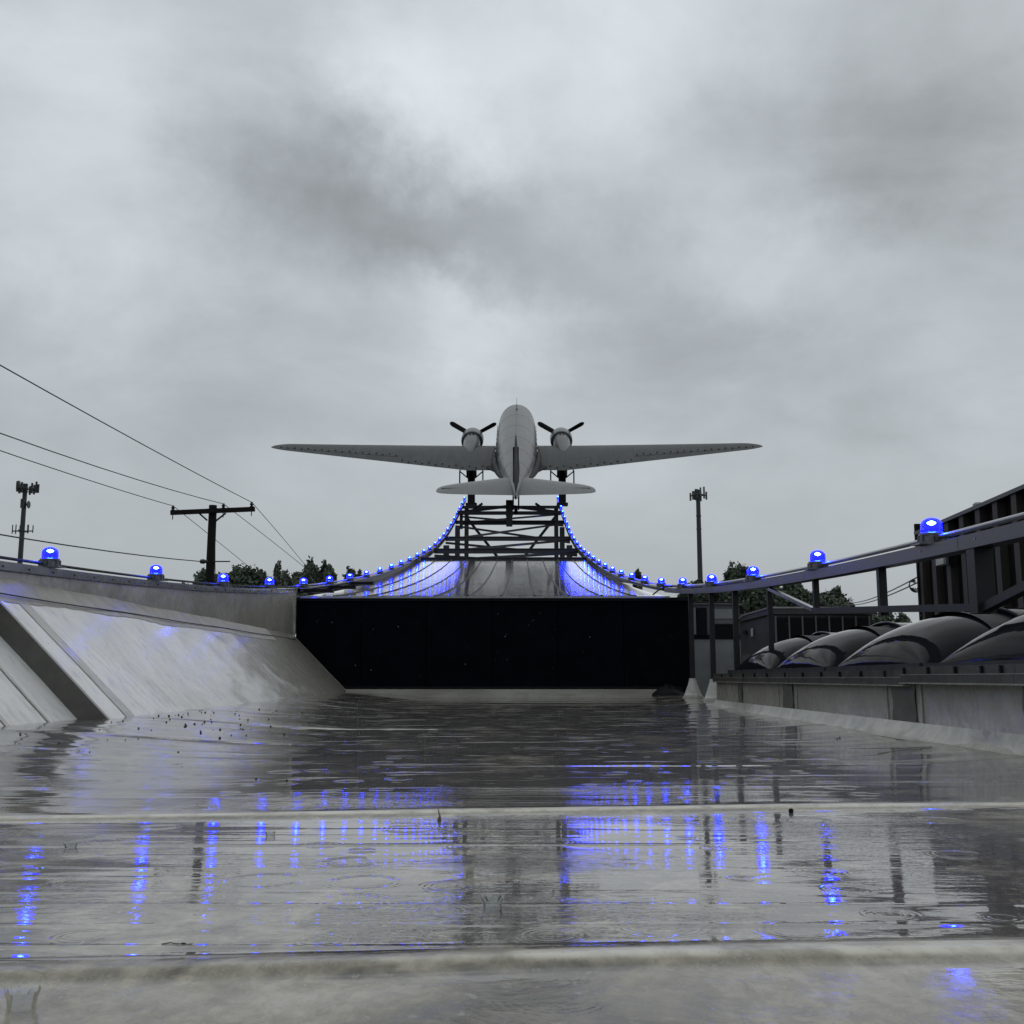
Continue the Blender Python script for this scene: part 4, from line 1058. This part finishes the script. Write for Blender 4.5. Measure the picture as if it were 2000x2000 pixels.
# ------------------------------------------------------------------ utility pole and power lines
PY = 31.0
pt = at(416, 987, Y=PY)
up = empty('utility_pole', (pt.x - .0, PY, -6.1), 'black wooden utility pole with a single crossarm behind the left parapet', 'utility pole')
zp = pt.z + 6.1
b = MB(); b.lathe([(.16, 0), (.125, zp - 2), (.115, zp)], 14); b.build('pole', 'wood_pole', up, smooth=40)
def L(px, py, Y=PY): v = at(px, py, Y=Y); return Vector((v.x - pt.x, v.y - PY, v.z + 6.1))
ca, cb = L(337, 1003), L(500, 996)
ca.y = cb.y = -.16
MB().beam(ca, cb, .11, .13).build('crossarm', 'wood_pole', up)
b0 = L(392, 1004); b1 = L(408, 1018); b0.y = b1.y = -.17; MB().beam(b0, b1, .03, .045).build('crossarm_brace', 'wood_pole', up)
b0 = L(444, 1004); b1 = L(421, 1022); b0.y = b1.y = -.17; MB().beam(b0, b1, .03, .045).build('crossarm_brace', 'wood_pole', up)
ins = []
for (x, y) in ((341, 999), (439, 995), (494, 992)):
    p = L(x, y + 4); p.y = -.16
    b = MB(); b.lathe([(.015, -.20), (.015, .05), (.05, .06), (.055, .09), (.025, .11), (.055, .13), (.06, .16), (.03, .18), (.035, .21), (0, .22)], 10, p); b.build('insulator', 'insulator', up, smooth=40)
    ins.append(Vector((p.x + pt.x, p.y + PY, p.z + .20 - 6.1)))
p = L(402, 1097); p.y = -.05
b = MB(); b.lathe([(.02, -.16), (.06, -.14), (.075, -.05), (.045, 0), (.075, .05), (.06, .12), (.02, .14)], 10, p, 'x'); b.tube([p, p + Vector((.72, 0, 0))], .02, 6); b.build('side_clamp', 'insulator', up, smooth=40)
ph = Vector((p.x + pt.x - .12, p.y + PY, p.z - 6.1))
MB().tube([L(414, 1060) + Vector((.12, -.1, 0)), L(414, 1150) + Vector((.12, -.1, 0))], .012, 5).build('ground_wire', 'wire', up)


def wire(name, pts, label, r=.011):
    b = MB(); o0 = Vector(pts[0]); b.tube([Vector(p) - o0 for p in pts], r, 5)
    ob = b.build(name, 'wire', None, label=label, category='power line', group='overhead wires on the left'); ob.location = o0; return ob


def span(a, c, mid=None, n=28):
    """parabolic sag through a, c; mid = extra point hit at its own Y"""
    a, c = Vector(a), Vector(c); L_ = c.y - a.y
    sag = 0
    if mid is not None:
        k = (mid.y - a.y) / L_; zc = a.z + (c.z - a.z) * k; sag = (zc - mid.z) / (4 * k * (1 - k))
    return [a.lerp(c, k) - Vector((0, 0, sag * 4 * k * (1 - k))) for k in lin(0, 1, n)]


for I, (ly, nm) in zip(ins, ((880, 'left end'), (846, 'middle'), (713, 'right end'))):
    # where the wire crosses the photo's left edge, keeping its lateral offset
    pm = at(0, ly, X=I.x)
    far = Vector((I.x, I.y - 62, I.z))
    wire('power_line', span(I, far, pm), 'overhead wire rising to the left edge from the %s insulator of the crossarm' % nm)
for I, tgt, nm in zip(ins, ((500, 1118), (600, 1112), (600, 1108)), ('left end', 'middle', 'right end')):
    pm = at(tgt[0], tgt[1], Y=46); k = 46 / 31
    far = Vector((I.x + (pm.x - I.x) * (78 - 31) / (46 - 31), 78, 3.6))
    wire('power_line', span(I, far, pm), 'overhead wire descending to the trees from the %s insulator of the crossarm' % nm, .010)
pm = at(0, 1044, X=ph.x)
wire('telephone_line', span(ph, Vector((ph.x, ph.y - 62, ph.z)), pm), 'lower slack telephone wire from the clamp halfway down the pole', .014)
I0 = ph + Vector((.3, 0, -.1)); pm = at(507, 1150, Y=46)
wire('telephone_line', span(ph + Vector((.22, .2, .9 - 1.2)), Vector((ph.x - 2.0, 78, 1.6)), None), 'short stretch of lower wire right of the pole, dropping behind the parapet', .01)


# ------------------------------------------------------------------ cell towers
def cell_tower(px, ytop, Y, label, two):
    t_ = at(px, ytop, Y=Y); H_ = t_.z + 6.1; o = empty('cell_tower', (t_.x, Y, -6.1), label, 'cell tower', 'mobile phone masts on the skyline')
    s_ = Y / 2100.0
    b = MB(); b.lathe([(7 * s_, 0), (5.2 * s_, H_ * .55), (4.2 * s_, H_ - 2 * s_)], 12); b.build('mast', 'tower_steel', o, smooth=40)
    rng = random.Random(int(px))
    R_ = (24 if two else 18) * s_
    z_ = H_ - 12 * s_
    b = MB(); tri = [(R_ * math.cos(a), R_ * math.sin(a)) for a in (.3, .3 + 2.094, .3 + 4.189)]
    for i in range(3):
        a_, c_ = tri[i], tri[(i + 1) % 3]
        b.beam((a_[0], a_[1], z_), (c_[0], c_[1], z_), 2.0 * s_, 2.2 * s_); b.beam((0, 0, z_ - (8 * s_ if two else 2 * s_)), (a_[0], a_[1], z_), 1.6 * s_, 1.6 * s_)
        b.beam((0, 0, z_), ((a_[0] + c_[0]) / 2, (a_[1] + c_[1]) / 2, z_), 1.6 * s_, 1.6 * s_)
    b.build('platform', 'tower_steel', o)
    for i in range(3):
        a_, c_ = tri[i], tri[(i + 1) % 3]
        for k in ((.0, .22, .45, .7, .9) if two else (.0, .35, .75)):
            x_ = a_[0] + (c_[0] - a_[0]) * k; y_ = a_[1] + (c_[1] - a_[1]) * k; zz = z_ + rng.uniform(-2, 5) * s_
            MB().box((x_, y_, zz), (3.2 * s_, 2.8 * s_, rng.uniform(15, 24) * s_)).build('antenna_panel', 'antenna' if rng.random() < .4 else 'tower_steel', o)
    if two:
        z2 = H_ - 97 * s_
        b = MB(); b.beam((-20 * s_, 0, z2), (20 * s_, 0, z2), 2 * s_, 2.2 * s_); b.beam((0, -16 * s_, z2), (0, 16 * s_, z2), 2 * s_, 2 * s_); b.build('platform', 'tower_steel', o)
        for x_ in (-21, -14, -6, 10, 13, 21):
            MB().box((x_ * s_, rng.uniform(-3, 3) * s_, z2 + 4 * s_), ((1.6 if abs(x_) > 12 else 1.2) * s_, 1.6 * s_, rng.uniform(15, 20) * s_)).build('antenna_panel', 'tower_steel', o)
        MB().box((-1 * s_, -3 * s_, H_ - 42 * s_), (8 * s_, 5 * s_, 18 * s_)).build('equipment_pack', 'tower_steel', o)
        MB().lathe([(0, -1.5 * s_), (5 * s_, -1 * s_), (8 * s_, 1 * s_), (7 * s_, 2 * s_)], 12, (8 * s_, 0, H_ - 44 * s_), 'x').build('dish', 'tower_steel', o)
        MB().beam((0, 0, H_ - 44 * s_), (8 * s_, 0, H_ - 44 * s_), 2 * s_, 2 * s_).build('dish_arm', 'tower_steel', o)
    else:
        for zz in (55, 81): MB().lathe([(4.9 * s_, 0), (5.4 * s_, .8 * s_), (4.9 * s_, 2.4 * s_)], 12, (0, 0, H_ - zz * s_)).build('collar', 'tower_steel', o)
    return o


cell_tower(50, 943, 150, 'slim dark phone mast with two antenna tiers, at the far left', True)
cell_tower(1363, 955, 180, 'slim dark phone mast with a single antenna ring, right of the aeroplane', False)


# ------------------------------------------------------------------ trees
def tree(px, ytop, Y, wpx, hpx, label, leaf, dens=1.0, seed=0, loose=.0, leafsz=None, group='trees behind the roof', base=None):
    rng = np.random.default_rng(seed + 11); t_ = at(px, ytop, Y=Y); gz = -6.1; H_ = t_.z - gz
    Wd = 1.2 * wpx * Y / 2100.0; Hc = max(hpx * Y / 2100.0, .74 * H_)
    o = empty('broadleaf_tree', (t_.x, Y, gz), label, 'tree', group)
    zc = H_ - Hc * .465; b = MB()
    b.tube([(0, 0, 0), (.05 * Wd * .3, 0, H_ * .35), (-.02 * Wd, .1, H_ * .65), (0, 0, H_ * .92)], [.022 * H_, .017 * H_, .011 * H_, .003 * H_], 8)
    nb = 9
    cl_ = []
    ncl = int(60 * dens) + 22
    for i in range(ncl):
        a = rng.uniform(0, 2 * math.pi); u = 1 - 2 * rng.uniform(0, 1) ** 1.35; r = rng.uniform(.35, 1) ** .6
        hh = math.sqrt(max(0, 1 - abs(u) ** 3.5))
        shape = 1.0 if u < 0 else (1 - .06 * u)
        c = np.array([math.cos(a) * hh * r * Wd * .5 * shape, math.sin(a) * hh * r * Wd * .5 * shape, zc + u * (.72 + .28 * r) * Hc * .43])
        cl_.append((c, rng.uniform(.07, .19) * Wd * (1 - .35 * loose), rng.uniform(.05, .10) * max(Hc, Wd * .6)))
    for i in range(nb):
        c = cl_[i % ncl][0]; z0 = H_ * rng.uniform(.3, .6); b.tube([(0, 0, z0), (c[0] * .5, c[1] * .5, (z0 + c[2]) / 2 + .2), tuple(c)], [.008 * H_, .005 * H_, .002 * H_], 5)
    b.build('trunk', 'bark', o, smooth=True)
    nl = int(15000 * dens); ls = leafsz or .0018 * Y
    pick = rng.integers(0, ncl, nl)
    C = np.array([cl_[k][0] for k in pick]); R1 = np.array([cl_[k][1] for k in pick]); R2 = np.array([cl_[k][2] for k in pick])
    v = rng.normal(size=(nl, 3)); v /= np.linalg.norm(v, axis=1)[:, None]; rr = rng.uniform(.25, 1.05, nl) ** .5 * (1 + .35 * rng.uniform(0, 1, nl) ** 4)
    P_ = C + v * rr[:, None] * np.stack([R1, R1, R2], -1)
    A_ = rng.normal(size=(nl, 3)); A_ /= np.linalg.norm(A_, axis=1)[:, None]; B_ = np.cross(A_, rng.normal(size=(nl, 3))); B_ /= np.linalg.norm(B_, axis=1)[:, None]
    s_ = (ls * rng.uniform(.6, 1.5, nl))[:, None]
    V = np.stack([P_ - A_ * s_, P_ + B_ * s_ * .6, P_ + A_ * s_, P_ - B_ * s_ * .6], 1).reshape(-1, 3)
    F = np.arange(nl * 4).reshape(-1, 4)
    me = bpy.data.meshes.new('crown'); me.from_pydata(V.tolist(), [], F.tolist()); me.materials.append(MAT[leaf])
    link(bpy.data.objects.new('crown', me), o, kind='stuff')
    return o


GL = 'trees behind the left parapet'; GR = 'trees behind the roof on the right'
tree(400, 1119, 95, 80, 60, 'low dark bushy tree just left of the utility pole', 'leaf_dark', 1, 1, group=GL)
tree(470, 1117, 92, 120, 70, 'broad dark round tree just right of the utility pole', 'leaf_dark', 1.7, 2, group=GL)
tree(505, 1121, 96, 70, 60, 'dark tree behind the fourth beacon of the left parapet', 'leaf_dark', 1, 3, group=GL)
tree(546, 1104, 105, 50, 58, 'slender pale see-through tree between two left beacons', 'leaf_pale', .55, 4, loose=.6, group=GL)
tree(590, 1124, 105, 64, 50, 'small tree behind the beacon at the corner of the black wall', 'leaf_mid', .6, 5, loose=.3, group=GL)
tree(607, 1101, 108, 50, 62, 'tall narrow tree beside the beacon at the corner of the black wall', 'leaf_mid', .6, 6, loose=.5, group=GL)
tree(641, 1103, 108, 50, 60, 'round-topped tree behind the first brackets of the left ramp rail', 'leaf_mid', .6, 7, loose=.4, group=GL)
tree(690, 1117, 118, 50, 45, 'low far tree peeping over the left ramp rail', 'leaf_mid', .5, 8, loose=.5, group=GL)
tree(1245, 1118, 130, 16, 40, 'tiny far tree top peeping over the right ramp rail', 'leaf_mid', .3, 9, loose=.5, group=GR)
tree(1362, 1134, 100, 60, 110, 'dark tree at the foot of the right phone mast', 'leaf_dark', 1.3, 10, group=GR)
tree(1440, 1110, 98, 100, 130, 'tallest dark tree, above the third beacon of the right rail', 'leaf_dark', 1.8, 11, group=GR)
tree(1395, 1142, 92, 90, 110, 'dark tree filling the gap over the light grey air unit', 'leaf_dark', 1.8, 12, group=GR)
tree(1490, 1142, 90, 90, 110, 'dark tree over the left end of the green air unit', 'leaf_dark', 1.8, 13, group=GR)
tree(1545, 1143, 94, 80, 110, 'dark rounded tree behind the diagonal brace', 'leaf_dark', 1.6, 14, group=GR)
tree(1590, 1170, 92, 60, 70, 'small dark tree left of the open sky bay', 'leaf_dark', 1.0, 15, group=GR)
tree(1628, 1154, 100, 74, 90, 'loose-leaved tree beside the fourth rail post', 'leaf_mid', 1.0, 16, loose=.3, group=GR)
tree(1690, 1200, 85, 80, 50, 'low bushy tree under the bottom bar of the rail frame', 'leaf_mid', 1.0, 17, group=GR)
tree(1745, 1197, 88, 80, 55, 'low bushy tree beside the foot of the dark ribbed wall', 'leaf_mid', 1.0, 18, group=GR)
tree(1650, 1206, 80, 60, 50, 'low dark tree right of the green air unit', 'leaf_dark', 1.0, 19, group=GR)
tree(1335, 1158, 85, 60, 60, 'dark low tree right behind the black wall corner', 'leaf_dark', 1.0, 20, group=GR)

tree(1420, 1150, 84, 110, 90, 'dark spreading tree behind the gap between the second and third rail posts', 'leaf_dark', 1.6, 21, group=GR)
tree(1475, 1156, 82, 110, 90, 'dark spreading tree just above the sloped hood of the green air unit', 'leaf_dark', 1.6, 22, group=GR)
tree(1535, 1160, 84, 100, 80, 'dark spreading tree right above the louvre bays of the green air unit', 'leaf_dark', 1.4, 23, group=GR)
# ------------------------------------------------------------------ small things on the wet roof
rs = random.Random(9)
def roofpt(px, py):
    z = .03
    for _ in range(4):
        r = ray(px, py); k = (z - CAMZ) / r.z; x, y = r.x * k, r.y * k; z = roof_base(x, y)
    return Vector((x, y, z))
b = MB()
specks = [(55, 1402), (62, 1398), (98, 1404), (108, 1398), (115, 1396), (125, 1399), (40, 1430), (30, 1445), (115, 1447), (240, 1408), (268, 1390), (332, 1403), (325, 1408), (310, 1397),
          (367, 1378), (210, 1441), (245, 1443), (300, 1402), (362, 1412), (380, 1412), (175, 1470), (150, 1400), (168, 1398), (430, 1425), (490, 1425), (470, 1424), (1635, 1444), (1640, 1442),
          (640, 1400), (196, 1608), (120, 1403), (270, 1441), (1440, 1432), (500, 1522), (395, 1412), (560, 1525), (348, 1470), (1820, 1450)]
for (x, y) in specks:
    p = roofpt(x, y); r_ = p.y * rs.uniform(.8, 1.9) / 2100
    b.lathe([(r_ * 1.3, -.2 * r_), (r_ * 1.2, .5 * r_), (r_ * .6, 1.3 * r_), (0, 1.5 * r_)], 6, p, fn=lambda q, z: 1 + .3 * math.sin(3 * q + z * 90))
for k in range(60):
    x = rs.uniform(-2.6, -1.4); y = rs.uniform(6, 9.5); r_ = .006 * rs.uniform(.5, 1.3); b.lathe([(r_, 0), (r_ * .7, r_), (0, r_ * 1.2)], 5, (x, y, roof_base(x, y)))
b.build('leaf_litter', 'debris', None, kind='stuff', label='dark bits of leaf litter scattered over the wet roof')
p = roofpt(1545, 1587); b = MB(); b.lathe([(.004, -.002), (.007, .003), (.006, .009), (0, .011)], 9, (0, 0, 0), fn=lambda q, z: 1 + .2 * math.sin(2 * q)); o = b.build('seed_pod', 'debris', None, True, label='small black seed pod on the pale seam right of centre', category='debris'); o.location = p
p = roofpt(858, 1603); b = MB(); b.tube([(0, 0, 0), (.001, 0, .012), (-.004, .002, .03)], [.006, .003, .001], 6); o = b.build('seed_pod', 'twig', None, True, label='tiny upright brown seed husk standing on the pale seam', category='debris'); o.location = p
TW = [((125, 1388), (152, 1373), .006, 'pale straight stick lying at the foot of the left slope'), ((157, 1398), (158, 1368), .004, 'thin dark stalk standing upright at the foot of the left slope'),
      ((162, 1394), (169, 1374), .004, 'thin leaning dark stalk beside the upright one')]
for (a_, c_, r_, lb) in TW:
    pa_ = roofpt(*a_); q = at(c_[0], c_[1], Y=pa_.y + .05)
    b = MB(); d_ = q - pa_; b.tube([(0, 0, .01), d_ * .5 + Vector((0, 0, .006)), d_], [r_, r_ * .9, r_ * .6], 6)
    o = b.build('twig', 'twig' if 'pale' in lb else 'debris', None, label=lb, category='twig', group='twigs at the foot of the left slope'); o.location = pa_
for k, (x, y, sz, lb) in enumerate(((340, 1846, .035, 'curled black twig lying in the shallow water, lower left'), (1255, 1545, .0, ''))):
    if not lb: continue
    p = roofpt(x, y); b = MB(); b.tube([(-.04, 0, .003), (-.015, .012, .005), (.0, .004, .004), (.02, -.006, .005), (.034, .006, .004), (.02, .015, .003)], .0016, 5)
    o = b.build('twig', 'debris', None, label=lb, category='twig'); o.location = p; o.scale = (.42, .42, .42)
p = roofpt(1750, 1465); b = MB(); b.tube([(-.22, 0, .006), (.02, .01, .008), (.17, .0, .014)], [.001, .002, .002], 6); o = b.build('twig', 'twig', None, label='long thin stick on the pale flashing in front of the skylight curb', category='twig'); o.location = p

# splash crowns of raindrops
def splash(px, py, wpx, hpx, label, n=9, jets=True):
    p = roofpt(px, py); s_ = p.y / 2100; R_ = wpx * s_ / 2; H_ = hpx * s_
    o = empty('splash_crown', tuple(p), label, 'splash', 'raindrop splashes on the wet roof')
    b = MB(); ph_ = rs.uniform(0, 6)
    f = lambda q: 1 + .16 * math.sin(n * q + ph_) + .08 * math.sin(2 * n * q + 1)
    def cr(v, q): r_ = R_ * (.80 + .10 * v + .12 * v ** 3); return (r_ * math.cos(q), r_ * math.sin(q), H_ * v * (f(q) if v > .3 else 1))
    b.grid(cr, lin(0, 1, 7), [2 * math.pi * k / 48 for k in range(48)], close=True); b.build('crown_sheet', 'rain_water', o, smooth=True)
    b = MB()
    for k in range(n):
        q = 2 * math.pi * (k + .25) / n - ph_ / n; hh = H_ * rs.uniform(1.15, 1.7); r_ = R_ * 1.02
        c = (r_ * math.cos(q), r_ * math.sin(q), hh); rad = H_ * .045
        b.lathe([(0, -rad), (rad * .8, -rad * .6), (rad, 0), (rad * .8, rad * .6), (0, rad)], 6, c)
    b.build('droplets', 'rain_water', o, smooth=True, kind='stuff')
splash(42, 1968, 62, 34, 'large round raindrop splash crown in the lower left corner', 9)
splash(962, 1775, 44, 24, 'tall clear splash crown in the middle of the foreground pool')
splash(138, 1655, 26, 9, 'small flat splash crown on the left, under the second beacon', 7)
splash(528, 1632, 20, 8, 'small splash crown between the left blue reflections', 7)

# falling rain: drops a few millimetres wide, between the roof and the ramp
b = MB(); rr = random.Random(5)
for k in range(420):
    y = rr.uniform(2.5, 16.5); x = rr.uniform(-.48, .48) * y; z = rr.uniform(.1, .33 + y * .066); r_ = rr.uniform(.0007, .0014)
    if y > 4.5 and x > 2.1: continue
    if x < -3.3: continue
    b.lathe([(0, -r_), (r_, -r_ * .3), (r_, r_ * .5), (0, r_ * 1.3)], 5, (x, y, z))
b.build('falling_rain', 'rain_water', None, smooth=True, kind='stuff')

S.render.engine = 'CYCLES'
